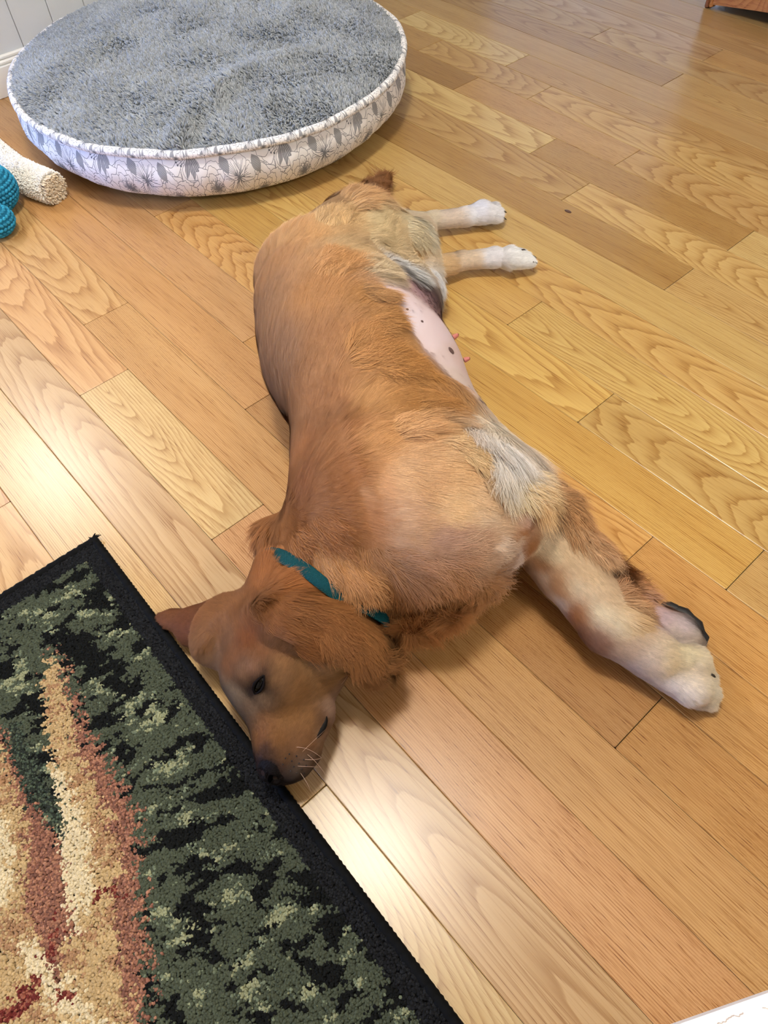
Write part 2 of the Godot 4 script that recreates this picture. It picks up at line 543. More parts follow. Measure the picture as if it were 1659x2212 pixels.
func back_cabinet() -> void:
	var t := thing("oak_cabinet", "low oak cabinet with a raised arched skirt standing on the bare boards", "cabinet", Vector3(-1.045, 0, -1.985))
	var oak := oak_mat()
	var post := mat(Color(0.55, 0.34, 0.17), 0.4)
	post.albedo_texture = grain[1]
	post.uv1_triplanar = true
	post.uv1_scale = Vector3(9.0, 2.0, 9.0)
	# corner posts: a square foot with a fluted front edge
	for x in [0.0, 0.86]:
		for z in [0.0, -0.40]:
			box("post", Vector3(x, 0.0, z - 0.022), Vector3(x + 0.011, 0.78, z), post, t, 0.003)
			box("post", Vector3(x + 0.011, 0.003, z - 0.022), Vector3(x + 0.022, 0.78, z + 0.002), oak, t, 0.004)
	# skirt with an arched lower edge
	var st := SurfaceTool.new()
	st.begin(Mesh.PRIMITIVE_TRIANGLES)
	var n := 24
	for i in n:
		var a := 0.022 + 0.838 * i / n
		var b := 0.022 + 0.838 * (i + 1) / n
		var ya := 0.012 + 0.035 * sin(PI * (a - 0.022) / 0.838)
		var yb := 0.012 + 0.035 * sin(PI * (b - 0.022) / 0.838)
		quad(st, Vector3(a, ya, 0), Vector3(b, yb, 0), Vector3(b, 0.11, 0), Vector3(a, 0.11, 0), Vector3(0, 0, 1))
		quad(st, Vector3(a, ya, -0.018), Vector3(b, yb, -0.018), Vector3(b, 0.11, -0.018), Vector3(a, 0.11, -0.018), Vector3(0, 0, -1))
		quad(st, Vector3(a, ya, 0), Vector3(b, yb, 0), Vector3(b, yb, -0.018), Vector3(a, ya, -0.018), Vector3(0, -1, 0))
	put("skirt", st.commit(), oak, t)
	box("side_panel", Vector3(0.002, 0.02, -0.40), Vector3(0.014, 0.78, -0.02), oak, t)
	box("side_panel", Vector3(0.866, 0.02, -0.40), Vector3(0.878, 0.78, -0.02), oak, t)
	box("back_panel", Vector3(0.01, 0.05, -0.41), Vector3(0.87, 0.78, -0.40), oak, t)
	box("shelf_board", Vector3(0.014, 0.11, -0.40), Vector3(0.866, 0.125, -0.004), oak, t)
	box("cabinet_top", Vector3(-0.02, 0.78, -0.43), Vector3(0.90, 0.805, 0.02), oak, t, 0.006)
	for k in 2:
		var d := box("door", Vector3(0.026 + 0.418 * k, 0.13, -0.018), Vector3(0.438 + 0.418 * k, 0.77, 0.0), oak, t, 0.004)
		var knob := put("knob", ellipsoid(Vector3(0.014, 0.014, 0.014)), mat(Color(0.3, 0.24, 0.14), 0.3), d)
		knob.position = Vector3(0.41 if k == 0 else 0.47, 0.5, 0.012)

func white_table() -> void:
	# a corner of a white table whose top has thin brown cracks, close to the camera
	var at := Vector3(0.0725, 0.40, -0.0935)
	var t := thing("white_side_table", "white painted side table corner with thin brown cracks in its paint", "table", Vector3(at.x, 0, at.z), TABLE_TURN)
	var im := Image.create(1024, 512, false, Image.FORMAT_RGB8)
	im.fill(Color(0.90, 0.90, 0.905))
	var nz := noise(3, 1.0, 4)
	for k in 9:
		var y0 := 20.0 + 56.0 * k
		for x in 1024:
			if nz.get_noise_2d(x * 0.008, k * 7.0) < -0.12:
				continue
			var y := y0 + 18.0 * nz.get_noise_2d(x * 0.006, k * 3.0 + 40.0) + 4.0 * nz.get_noise_2d(x * 0.06, k * 5.0)
			for d in range(-1, 2):
				var yy := int(y) + d
				if yy >= 0 and yy < 512:
					im.set_pixel(x, yy, Color(0.62, 0.54, 0.48) if d == 0 else Color(0.80, 0.77, 0.74))
	var m := mat(Color(1, 1, 1), 0.45)
	m.albedo_texture = ImageTexture.create_from_image(im)
	m.uv1_scale = Vector3(5.0, 10.0, 1)
	box("table_top", Vector3(-0.05, 0.378, 0.0), Vector3(0.45, 0.40, 0.36), m, t, 0.004)
	var pm := mat(Color(0.92, 0.92, 0.91), 0.5)
	for x in [0.06, 0.39]:
		for z in [0.05, 0.30]:
			box("leg", Vector3(x, 0, z), Vector3(x + 0.03, 0.378, z + 0.03), pm, t, 0.003)
	box("apron", Vector3(0.06, 0.33, 0.055), Vector3(0.42, 0.378, 0.07), pm, t)

const TABLE_TURN := 1.107

# ------------------------------------------------------------------ dog bed
const BED := Vector3(-1.477, 0, -0.816)
const BED_R := 0.398

func stamp(data: PackedByteArray, w: int, h: int, x: float, y: float, r: float, c: int) -> void:
	for yy in range(int(floor(y - r)), int(ceil(y + r)) + 1):
		if yy < 0 or yy >= h:
			continue
		for xx in range(int(floor(x - r)), int(ceil(x + r)) + 1):
			var d := sqrt((xx - x) * (xx - x) + (yy - y) * (yy - y))
			if d <= r:
				var k := yy * w + posmod(xx, w)
				data[k] = mini(data[k], c)

func stroke(data: PackedByteArray, w: int, h: int, pts: Array, r: float, c: int, closed := false) -> void:
	# smooth curve through the points
	var n := pts.size()
	var last := n if closed else n - 1
	for i in last:
		var p0: Vector2 = pts[posmod(i - 1, n) if closed else maxi(i - 1, 0)]
		var p1: Vector2 = pts[i]
		var p2: Vector2 = pts[(i + 1) % n]
		var p3: Vector2 = pts[(i + 2) % n if closed else mini(i + 2, n - 1)]
		var steps := maxi(2, int((p2 - p1).length() / (r * 0.8)))
		for s in steps:
			var q := p1.cubic_interpolate(p2, p0, p3, float(s) / steps)
			stamp(data, w, h, q.x, q.y, r, c)

func blank_petal(data: PackedByteArray, w: int, h: int, pts: Array) -> void:
	# paper-white inside, so nearer petals cover what lies behind
	var lo := Vector2(1e9, 1e9)
	var hi := Vector2(-1e9, -1e9)
	for p in pts:
		lo = lo.min(p)
		hi = hi.max(p)
	var poly := PackedVector2Array(pts)
	for y in range(maxi(0, int(lo.y)), mini(h, int(hi.y) + 1)):
		for x in range(int(lo.x), int(hi.x) + 1):
			if Geometry2D.is_point_in_polygon(Vector2(x, y), poly):
				data[y * w + posmod(x, w)] = 255

func petal(data: PackedByteArray, w: int, h: int, c: Vector2, a: float, len: float, wid: float, wave: float, lines: int, ink: int, r: RandomNumberGenerator) -> void:
	var d := Vector2(cos(a), sin(a))
	var s := Vector2(-d.y, d.x)
	var pts: Array = []
	for i in 13:
		var t := i / 12.0
		var side := -1.0 + 2.0 * t
		var along := len * (0.12 + 0.88 * pow(maxf(0.0, 1.0 - side * side), 0.42)) * (1.0 + wave * r.randf_range(-1, 1))
		pts.append(c + d * along + s * side * wid * (0.35 + 0.65 * sin(PI * clampf(along / len, 0.0, 1.0) * 0.62)))
	pts.append(c)
	blank_petal(data, w, h, pts)
	stroke(data, w, h, pts, 2.4, 105, true)
	for k in lines:
		var off := (k + 0.5) / lines * 2.0 - 1.0
		var e := len * r.randf_range(0.45, 0.8)
		stroke(data, w, h, [c + d * len * 0.08, c + d * e * 0.55 + s * off * wid * 0.42, c + d * e + s * off * wid * 0.75], 2.0, ink)

func blade(data: PackedByteArray, w: int, h: int, c: Vector2, a: float, len: float, wid: float, ink: int, veins: int) -> void:
	# a pointed dark petal or leaf with pale veins
	var d := Vector2(cos(a), sin(a))
	var s := Vector2(-d.y, d.x)
	var pts: Array = []
	for i in 9:
		pts.append(c + d * len * i / 8.0 + s * wid * sin(PI * i / 8.0))
	for i in range(7, 0, -1):
		pts.append(c + d * len * i / 8.0 - s * wid * sin(PI * i / 8.0))
	var lo := Vector2(1e9, 1e9)
	var hi := Vector2(-1e9, -1e9)
	for p in pts:
		lo = lo.min(p)
		hi = hi.max(p)
	var poly := PackedVector2Array(pts)
	for y in range(maxi(0, int(lo.y)), mini(h, int(hi.y) + 1)):
		for x in range(int(lo.x), int(hi.x) + 1):
			if Geometry2D.is_point_in_polygon(Vector2(x, y), poly):
				var q := Vector2(x, y) - c
				var across := q.dot(s) / wid
				var k := absf(fposmod(across * veins + 0.25 * q.dot(d) / len, 1.0) - 0.5)
				data[y * w + posmod(x, w)] = 235 if k < 0.12 else ink

func flower_print() -> ImageTexture:
	var w := 1024
	var h := 700
	var data := PackedByteArray()
	data.resize(w * h)
	data.fill(255)
	var r := RandomNumberGenerator.new()
	r.seed = 21
	# loose scalloped petals filling the ground
	for k in 34:
		petal(data, w, h, Vector2(r.randf() * w, r.randf() * h), r.randf_range(0, TAU_F), r.randf_range(120, 210), r.randf_range(70, 120), 0.08, 0, 105, r)
	# hanging buds
	for f in [Vector2(640, 10)]:
		for k in 3:
			blade(data, w, h, f, PI * 0.5 + (k - 1) * 0.34, 240, 34, 92, 2)
		for k in 5:
			var a := 0.15 + k * 0.16
			var e: Vector2 = f + Vector2(cos(a), sin(a)) * r.randf_range(140, 200)
			stroke(data, w, h, [f, (f + e) * 0.5, e], 2.4, 84)
			stamp(data, w, h, e.x, e.y, 10.0, 78)
	# peonies: rings of petals inside one another
	for f in [Vector2(420, 330), Vector2(900, 420)]:
		for ring in 4:
			var m := 8 - ring
			for k in m:
				petal(data, w, h, f, TAU_F * k / m + ring * 0.5 + r.randf_range(-0.15, 0.15), 235.0 - 52.0 * ring, 96.0 - 20.0 * ring, 0.06, (6 if ring == 3 else (3 if ring == 2 else 0)), 100, r)
		for k in 22:
			var a := TAU_F * k / 22.0
			stroke(data, w, h, [f, f + Vector2(cos(a), sin(a)) * r.randf_range(45, 88)], 3.2, 96)
	# open lilies with long striped petals and stamens
	for f in [Vector2(170, 640), Vector2(680, 660)]:
		for k in 5:
			petal(data, w, h, f, -PI * 0.5 + (k - 2) * 0.60, 270, 56, 0.04, 9, 92, r)
		for k in 6:
			var a := -PI * 0.5 + (k - 2.5) * 0.2
			var e: Vector2 = f + Vector2(cos(a), sin(a)) * r.randf_range(190, 300)
			stroke(data, w, h, [f, (f + e) * 0.5 + Vector2(8, 0), e], 2.6, 84)
			stamp(data, w, h, e.x, e.y, 10.0, 74)
	# a mallow with broad fanned petals in the upper part
	for f in [Vector2(160, 250)]:
		for k in 6:
			petal(data, w, h, f, TAU_F * k / 6.0 + 0.3, 190, 92, 0.06, 8, 92, r)
		for k in 14:
			var a := TAU_F * k / 14.0
			stroke(data, w, h, [f, f + Vector2(cos(a), sin(a)) * r.randf_range(30, 70)], 3.2, 90)
	# striped leaves
	for f in [Vector2(560, 430), Vector2(1010, 90), Vector2(330, 60)]:
		blade(data, w, h, f, PI * 0.62, 170, 52, 88, 5)
	var rgb := PackedByteArray()
	rgb.resize(w * h * 3)
	for i in w * h:
		var t := data[i] / 255.0
		rgb[i * 3] = int(lerpf(58, 238, t))
		rgb[i * 3 + 1] = int(lerpf(62, 236, t))
		rgb[i * 3 + 2] = int(lerpf(72, 236, t))
	return ImageTexture.create_from_image(Image.create_from_data(w, h, false, Image.FORMAT_RGB8, rgb))

func bed_top(x: float, z: float, nz: FastNoiseLite) -> float:
	# height of the plush above the floor at bed coordinates
	var q := minf(1.0, sqrt(x * x + z * z) / BED_R)
	var y := 0.115 + 0.042 * pow(1.0 - q * q, 0.55)
	y += (0.010 * nz.get_noise_2d(x * 3.5, z * 3.5) + 0.004 * nz.get_noise_2d(x * 11.0, z * 11.0)) * (1.0 - q * q)
	for f in folds:
		var a: Vector2 = f[0]
		var b: Vector2 = f[1]
		var t := clampf((Vector2(x, z) - a).dot(b - a) / (b - a).length_squared(), 0.0, 1.0)
		var d := (Vector2(x, z) - a.lerp(b, t)).length() + 0.012 * nz.get_noise_2d(x * 9.0, z * 9.0)
		y += f[2] * exp(-d * d / (f[3] * f[3])) * (0.35 + 0.65 * sin(PI * clampf(t, 0.05, 0.95)))
	return y

var folds: Array = []

func dog_bed() -> void:
	var t := thing("dog_bed", "round grey plush dog bed with a white floral printed side and piping", "dog bed", BED)
	var nz := noise(31, 1.0, 2)
	folds.append([Vector2(0.3023, 0.2860), Vector2(0.2333, 0.1908), 0.01, 0.02])
	folds.append([Vector2(0.2333, 0.1908), Vector2(0.1837, 0.0558), 0.01, 0.022])
	folds.append([Vector2(0.1837, 0.0558), Vector2(0.2122, -0.0886), 0.009, 0.025])
	folds.append([Vector2(0.3355, 0.2746), Vector2(0.2759, 0.1891), -0.007, 0.016])
	folds.append([Vector2(0.2759, 0.1891), Vector2(0.2326, 0.0478), -0.007, 0.018])
	folds.append([Vector2(0.0317, -0.0154), Vector2(0.1028, -0.1617), 0.007, 0.03])
	folds.append([Vector2(0.0489, 0.0184), Vector2(0.1385, -0.1107), -0.006, 0.02])
	folds.append([Vector2(0.3392, 0.1038), Vector2(0.2947, 0.0632), 0.006, 0.012])
	folds.append([Vector2(0.2777, 0.1757), Vector2(0.2176, 0.1257), 0.005, 0.012])
	folds.append([Vector2(-0.1306, 0.2615), Vector2(-0.1644, 0.0519), 0.006, 0.04])
	var cloth := mat(Color(1, 1, 1), 0.85, 0.2)
	cloth.albedo_texture = flower_print()
	cloth.uv1_scale = Vector3(15.0, 1.0, 1.0)
	# side band: bulging wall with soft dents, closed below
	var st := SurfaceTool.new()
	st.begin(Mesh.PRIMITIVE_TRIANGLES)
	var seg := 240
	var prof := [Vector2(0.25, 0.0), Vector2(0.315, 0.001), Vector2(0.332, 0.004), Vector2(0.350, 0.011), Vector2(0.367, 0.021), Vector2(0.383, 0.034), Vector2(0.395, 0.050), Vector2(0.402, 0.068), Vector2(0.4025, 0.084), Vector2(0.399, 0.098), Vector2(0.396, 0.108), Vector2(0.39, 0.115)]
	var n := prof.size()
	for i in n:
		for j in seg + 1:
			var a := TAU_F * j / seg
			var env := sin(PI * clampf((prof[i].y - 0.004) / 0.108, 0.0, 1.0))
			var rr: float = prof[i].x + 0.004 * env * nz.get_noise_2d(cos(a) * 3.0 + 5.0, sin(a) * 3.0) + 0.0028 * env * nz.get_noise_2d(cos(a) * 14.0, sin(a) * 14.0 + prof[i].y * 20.0)
			st.set_uv(Vector2(float(j) / seg, 1.0 - float(i) / (n - 1)))
			st.add_vertex(Vector3(rr * cos(a), prof[i].y, rr * sin(a)))
	for i in n - 1:
		for j in seg:
			var k := i * (seg + 1) + j
			for q in [k, k + 1, k + seg + 1, k + 1, k + seg + 2, k + seg + 1]:
				st.add_index(q)
	st.generate_normals()
	put("side_band", st.commit(), cloth, t)
	# piping
	st = SurfaceTool.new()
	st.begin(Mesh.PRIMITIVE_TRIANGLES)
	var tb := 14
	for j in seg * 2 + 1:
		var a := TAU_F * j / (seg * 2)
		var cr := BED_R + 0.0025 * nz.get_noise_2d(cos(a) * 2.0 + 9.0, sin(a) * 2.0)
		var cy := 0.1175 + 0.003 * nz.get_noise_2d(cos(a) * 2.5, sin(a) * 2.5 + 30.0)
		var r0 := 0.0078 + 0.0007 * nz.get_noise_2d(cos(a) * 55.0, sin(a) * 55.0)
		for i in tb + 1:
			var b := TAU_F * i / tb
			var nn := Vector3(cos(a) * cos(b), sin(b), sin(a) * cos(b))
			st.set_normal(nn)
			st.set_uv(Vector2(float(j) / (seg * 2), 0.25 + 0.36 * float(i) / tb))
			st.add_vertex(Vector3(cr * cos(a), cy, cr * sin(a)) + nn * r0)
	for j in seg * 2:
		for i in tb:
			var k := j * (tb + 1) + i
			for q in [k, k + tb + 1, k + 1, k + 1, k + tb + 1, k + tb + 2]:
				st.add_index(q)
	var pm := cloth.duplicate()
	pm.uv1_scale = Vector3(33.0, 1.0, 1.0)
	put("piping", st.commit(), pm, t)
	# plush top: backing cloth and pile
	st = SurfaceTool.new()
	st.begin(Mesh.PRIMITIVE_TRIANGLES)
	var rings := 60
	var sg := 120
	for i in rings + 1:
		for j in sg + 1:
			var rr := BED_R * 0.995 * i / rings
			var a := TAU_F * j / sg
			var x := rr * cos(a)
			var z := rr * sin(a)
			st.add_vertex(Vector3(x, bed_top(x, z, nz), z))
	for i in rings:
		for j in sg:
			var k := i * (sg + 1) + j
			for q in [k, k + sg + 1, k + 1, k + 1, k + sg + 1, k + sg + 2]:
				st.add_index(q)
	st.generate_normals()
	var top := put("plush_top", st.commit(), mat(Color(0.50, 0.53, 0.57), 0.95, 0.1), t)
	var where: Array[Transform3D] = []
	var tint := PackedColorArray()
	var flow := noise(77, 1.0, 2)
	var r := RandomNumberGenerator.new()
	r.seed = 12
	var count := 95000
	for i in count:
		var rr := BED_R * 0.99 * sqrt(r.randf())
		var a := r.randf() * TAU_F
		var x := rr * cos(a)
		var z := rr * sin(a)
		var y := bed_top(x, z, nz)
		var e := 0.008
		var up := Vector3(y - bed_top(x + e, z, nz), e, y - bed_top(x, z + e, nz)).normalized()
		var th := 2.2 + 2.4 * flow.get_noise_2d(x * 5.0, z * 5.0) + 1.6 * flow.get_noise_2d(x * 70.0, z * 70.0) + r.randf_range(-0.3, 0.3)
		var d := Vector3(cos(th), 0, sin(th))
		d = (d - up * d.dot(up)).normalized()
		var side := d.cross(up).normalized()
		var lie := 0.7 + 0.8 * flow.get_noise_2d(x * 60.0 + 50.0, z * 60.0)
		var along := (d * lie + up * (1.1 - lie * 0.5)).normalized()
		var ln := r.randf_range(0.0065, 0.0100)
		where.append(Transform3D(Basis(side * r.randf_range(0.0024, 0.0034), along * ln, along.cross(side).normalized() * -0.0028), Vector3(x, y - 0.001, z)))
		var g := 0.65 * (1.0 + 0.08 * r.randf_range(-1, 1) + 0.10 * flow.get_noise_2d(x * 150.0, z * 150.0) + 0.07 * flow.get_noise_2d(x * 7.0 + 90.0, z * 7.0))
		tint.append(Color(g * 0.97, g, g * 1.025).srgb_to_linear())
	scatter("plush_pile", tuft_mesh(), tinted(0.95, 0.1), where, tint, t)

# a soft lock of pile: x wide, y long, z thick (all 1)
func tuft_mesh() -> ArrayMesh:
	var st := SurfaceTool.new()
	st.begin(Mesh.PRIMITIVE_TRIANGLES)
	var rad := [0.30, 0.48, 0.50, 0.34]
	var hs := [0.0, 0.3, 0.62, 0.88]
	var sg := 5
	for i in 4:
		for j in sg + 1:
			var a := TAU_F * j / sg
			st.set_color(Color(1, 1, 1) * (0.75 + 0.28 * hs[i]))
			st.add_vertex(Vector3(cos(a) * rad[i], hs[i], sin(a) * rad[i] + 0.25 * hs[i] * hs[i]))
	st.set_color(Color(1, 1, 1))
	st.add_vertex(Vector3(0, 1.0, 0.28))
	for i in 3:
		for j in sg:
			var k := i * (sg + 1) + j
			for q in [k, k + 1, k + sg + 1, k + 1, k + sg + 2, k + sg + 1]:
				st.add_index(q)
	for j in sg:
		var k := 3 * (sg + 1) + j
		for q in [k, k + 1, 4 * (sg + 1)]:
			st.add_index(q)
	st.generate_normals()
	return st.commit()

# ------------------------------------------------------------------ rug
const RUG := Vector3(-0.6445, 0, -0.0525)
const RUG_TURN := -0.021
const RUG_L := 0.74
const RUG_W := 1.0

var rug_strokes: Array = []

func brush(kind: int, pts: Array) -> void:
	# pts: Vector3(x, z, radius) in rug coordinates
	rug_strokes.append([kind, pts])

func rug_color(x: float, z: float, nz: FastNoiseLite, r: RandomNumberGenerator) -> Color:
	# streaks slant across the rug
	var bendy := clampf((x - 0.36) * 1.2, -0.35, 0.4) + 0.12 * sin(x * 11.0 + z * 5.0)
	var s := z + bendy * x
	var q := x - bendy * z
	var n1 := nz.get_noise_2d(s * 19.0, q * 34.0) + 0.5 * nz.get_noise_2d(s * 75.0 + 40.0, q * 120.0)
	var n2 := nz.get_noise_2d(s * 16.0 + 90.0, q * 34.0 + 13.0) + 0.55 * nz.get_noise_2d(s * 70.0, q * 130.0 + 70.0)
	var big := nz.get_noise_2d(x * 7.0 + 30.0, z * 7.0)
	var jit := r.randf_range(-1, 1)
	var c := Color8(66, 71, 57)
	if n1 + 0.35 * big + 0.06 * jit > 0.17:
		c = Color8(19, 20, 19)
	elif n2 + 0.16 * jit > 0.52:
		c = Color8(130, 132, 102)
	elif n2 + 0.2 * jit > 0.40:
		c = Color8(98, 106, 86)
	var ragged := 0.012 * nz.get_noise_2d(s * 55.0, q * 110.0) + 0.008 * nz.get_noise_2d(x * 160.0, z * 160.0) + 0.002 * jit
	for stk in rug_strokes:
		var best := 1e9
		var pts: Array = stk[1]
		for i in pts.size() - 1:
			var a: Vector3 = pts[i]
			var b: Vector3 = pts[i + 1]
			var ab := Vector2(b.x - a.x, b.y - a.y)
			var t := clampf((Vector2(x - a.x, z - a.y)).dot(ab) / ab.length_squared(), 0.0, 1.0)
			best = minf(best, Vector2(x - a.x - ab.x * t, z - a.y - ab.y * t).length() - lerpf(a.z, b.z, t))
		var d: float = best + ragged * (1.4 if stk[0] == 0 else 1.0)
		if d < 0.0:
			match stk[0]:
				0: c = [Color8(126, 86, 70), Color8(146, 104, 82), Color8(106, 72, 60)][int((jit + 1.0) * 1.49)]
				1: c = Color8(168, 143, 103) if n2 + 0.3 * jit < 0.3 else Color8(146, 112, 82)
				2: c = Color8(194, 178, 144) if n2 + 0.3 * jit < 0.42 else Color8(174, 150, 110)
				3: c = Color8(92, 38, 34) if jit < 0.2 else Color8(130, 78, 62)
				4: c = Color8(40, 44, 38) if jit < 0.2 else Color8(66, 76, 62)
	return c

func rug() -> void:
	var t := thing("area_rug", "patterned green and black rug with tan animal shapes and a black border", "rug", RUG, RUG_TURN)
	box("rug_base", Vector3(0.002, 0.0, 0.002), Vector3(RUG_L, 0.006, RUG_W), mat(Color(0.06, 0.06, 0.055), 0.95, 0.1), t, 0.002)
	# overcast edge
	var em := mat(Color(0.045, 0.047, 0.05), 0.8, 0.2)
	for e in [[Vector3(-0.001, 0.0055, 0.0), Vector3(RUG_L, 0.0055, 0.0)], [Vector3(0.0, 0.0055, -0.001), Vector3(0.0, 0.0055, RUG_W)]]:
		var pts: Array = []
		var rad: Array = []
		var m := 260
		for i in m + 1:
			pts.append(e[0].lerp(e[1], float(i) / m) + Vector3(0, 0.0006 * sin(i * 1.7), 0))
			rad.append(0.0056 + 0.0005 * sin(i * 2.9))
		put("rug_edging", tube(pts, rad, 8).commit(), em, t)
	# frayed corner
	var fray := SurfaceTool.new()
	fray.begin(Mesh.PRIMITIVE_TRIANGLES)
	for k in 14:
		var a := rng.randf_range(2.9, 4.6)
		var p := Vector3(0.001, 0.006, 0.001)
		tube([p, p + Vector3(cos(a) * 0.006, 0.003, sin(a) * 0.006), p + Vector3(cos(a) * 0.011, rng.randf_range(-0.003, 0.003), sin(a) * 0.012)], [0.0012, 0.001, 0.0003], 5, fray)
	put("corner_fray", fray.commit(), em, t)
	brush(0, [Vector3(0.1196, 0.1141, 0.0075), Vector3(0.1629, 0.1274, 0.0141), Vector3(0.2193, 0.1411, 0.0188), Vector3(0.2795, 0.1448, 0.0235), Vector3(0.3307, 0.1534, 0.0282), Vector3(0.3725, 0.1681, 0.0235), Vector3(0.4079, 0.1919, 0.0282), Vector3(0.4476, 0.2062, 0.0258), Vector3(0.4823, 0.2271, 0.0235)])
	brush(0, [Vector3(0.1649, 0.1958, 0.0066), Vector3(0.1998, 0.2005, 0.0141), Vector3(0.2504, 0.2126, 0.0282), Vector3(0.2974, 0.2239, 0.0329), Vector3(0.3442, 0.2311, 0.0352), Vector3(0.3868, 0.2554, 0.0423), Vector3(0.4296, 0.2838, 0.0470)])
	brush(1, [Vector3(0.1189, 0.1149, 0.0061), Vector3(0.1483, 0.1277, 0.0113), Vector3(0.1923, 0.1415, 0.0141), Vector3(0.2342, 0.1538, 0.0141), Vector3(0.2800, 0.1581, 0.0150), Vector3(0.3201, 0.1656, 0.0211), Vector3(0.3520, 0.1796, 0.0244), Vector3(0.3835, 0.2030, 0.0226), Vector3(0.4171, 0.2202, 0.0282), Vector3(0.4611, 0.2470, 0.0423)])
	brush(1, [Vector3(0.1854, 0.2097, 0.0122), Vector3(0.2379, 0.2270, 0.0197), Vector3(0.2824, 0.2413, 0.0226), Vector3(0.3210, 0.2579, 0.0211), Vector3(0.3634, 0.2718, 0.0282), Vector3(0.4244, 0.2899, 0.0423)])
	brush(2, [Vector3(0.2251, 0.1642, 0.0038), Vector3(0.2690, 0.1707, 0.0085), Vector3(0.3079, 0.1797, 0.0141), Vector3(0.3402, 0.1933, 0.0169), Vector3(0.3643, 0.2077, 0.0141), Vector3(0.3826, 0.2214, 0.0066)])
	brush(2, [Vector3(0.2560, 0.2396, 0.0141), Vector3(0.2883, 0.2533, 0.0160), Vector3(0.3218, 0.2629, 0.0047)])
	brush(2, [Vector3(0.3676, 0.2557, 0.0066), Vector3(0.4115, 0.2536, 0.0113), Vector3(0.4442, 0.2517, 0.0141), Vector3(0.4634, 0.2393, 0.0094)])
	brush(0, [Vector3(0.3195, 0.2172, 0.0122), Vector3(0.3521, 0.2278, 0.0141), Vector3(0.3741, 0.2312, 0.0113)])
	brush(3, [Vector3(0.3747, 0.2306, 0.0028), Vector3(0.3850, 0.2410, 0.0038), Vector3(0.3912, 0.2449, 0.0028)])
	brush(3, [Vector3(0.4020, 0.2647, 0.0047), Vector3(0.4055, 0.2815, 0.0056), Vector3(0.4044, 0.2982, 0.0056)])
	brush(3, [Vector3(0.4251, 0.2534, 0.0024), Vector3(0.4246, 0.2488, 0.0028)])
	brush(4, [Vector3(0.1652, 0.1801, 0.0047), Vector3(0.2050, 0.1873, 0.0103), Vector3(0.2517, 0.1906, 0.0103), Vector3(0.2820, 0.1897, 0.0056), Vector3(0.2932, 0.1900, 0.0019)])
	brush(3, [Vector3(0.3751, 0.1881, 0.0012), Vector3(0.3810, 0.1776, 0.0014), Vector3(0.3869, 0.1685, 0.0007)])
	var nz := noise(91, 1.0, 2)
	var r := RandomNumberGenerator.new()
	r.seed = 44
	var where: Array[Transform3D] = []
	var tint := PackedColorArray()
	var black: Array[Transform3D] = []
	var black_tint := PackedColorArray()
	var step := 0.0017
	# pile as far as the picture reaches; the rest of the rug is a little coarser
	var x := 0.004
	while x < RUG_L:
		var z := 0.004
		while z < RUG_W:
			var near := x < 0.86 and z < 0.46 and z < 0.13 + 0.62 * x + 0.12
			var st := step if near else 0.009
			var px := x + r.randf_range(-0.4, 0.4) * st
			var pz := z + r.randf_range(-0.4, 0.4) * st
			var border := minf(px, pz) < 0.0225 + 0.0016 * nz.get_noise_2d(px * 140.0, pz * 140.0)
			var sc := st * r.randf_range(1.2, 2.0)
			var tilt := Vector3(r.randf_range(-0.55, 0.55), 1.0, r.randf_range(-0.55, 0.55)).normalized()
			var spin := r.randf() * TAU_F
			var side := Vector3(cos(spin), 0, sin(spin)) * 1.0
			side = (side - tilt * side.dot(tilt)).normalized()
			var b := Basis(side * sc * r.randf_range(0.7, 1.2), tilt * r.randf_range(0.0036, 0.0046), side.cross(tilt) * sc)
			var at := Vector3(px, 0.0055, pz)
			if border:
				black.append(Transform3D(b, at))
				var k := r.randf_range(0.8, 1.3)
				black_tint.append(Color(0.105 * k, 0.107 * k, 0.112 * k).srgb_to_linear())
			else:
				where.append(Transform3D(b, at))
				var c := rug_color(px, pz, nz, r)
				var k := 1.0 + r.randf_range(-0.07, 0.07)
				tint.append(Color(c.r * k, c.g * k, c.b * k).srgb_to_linear())
			z += st
		x += step if x < 0.86 else 0.009
	scatter("rug_pile", knot_mesh(), tinted(0.9, 0.15), where, tint, t)
	scatter("rug_border", knot_mesh(), tinted(0.95, 0.1), black, black_tint, t)

# rounded top of a cut yarn: 1 wide, 1 high
func knot_mesh() -> ArrayMesh:
	var st := SurfaceTool.new()
	st.begin(Mesh.PRIMITIVE_TRIANGLES)
	var rad := [0.50, 0.60, 0.54, 0.34]
	var hs := [0.0, 0.55, 0.90, 0.985]
	var sg := 6
	for i in 4:
		for j in sg + 1:
			var a := TAU_F * j / sg
			st.set_color(Color.WHITE)
			st.add_vertex(Vector3(cos(a) * rad[i], hs[i], sin(a) * rad[i]))
	st.set_color(Color.WHITE)
	st.add_vertex(Vector3(0, 1.0, 0))
	for i in 3:
		for j in sg:
			var k := i * (sg + 1) + j
			for q in [k, k + 1, k + sg + 1, k + 1, k + sg + 2, k + sg + 1]:
				st.add_index(q)
	for j in sg:
		for q in [3 * (sg + 1) + j, 3 * (sg + 1) + j + 1, 4 * (sg + 1)]:
			st.add_index(q)
	st.generate_normals()
	return st.commit()

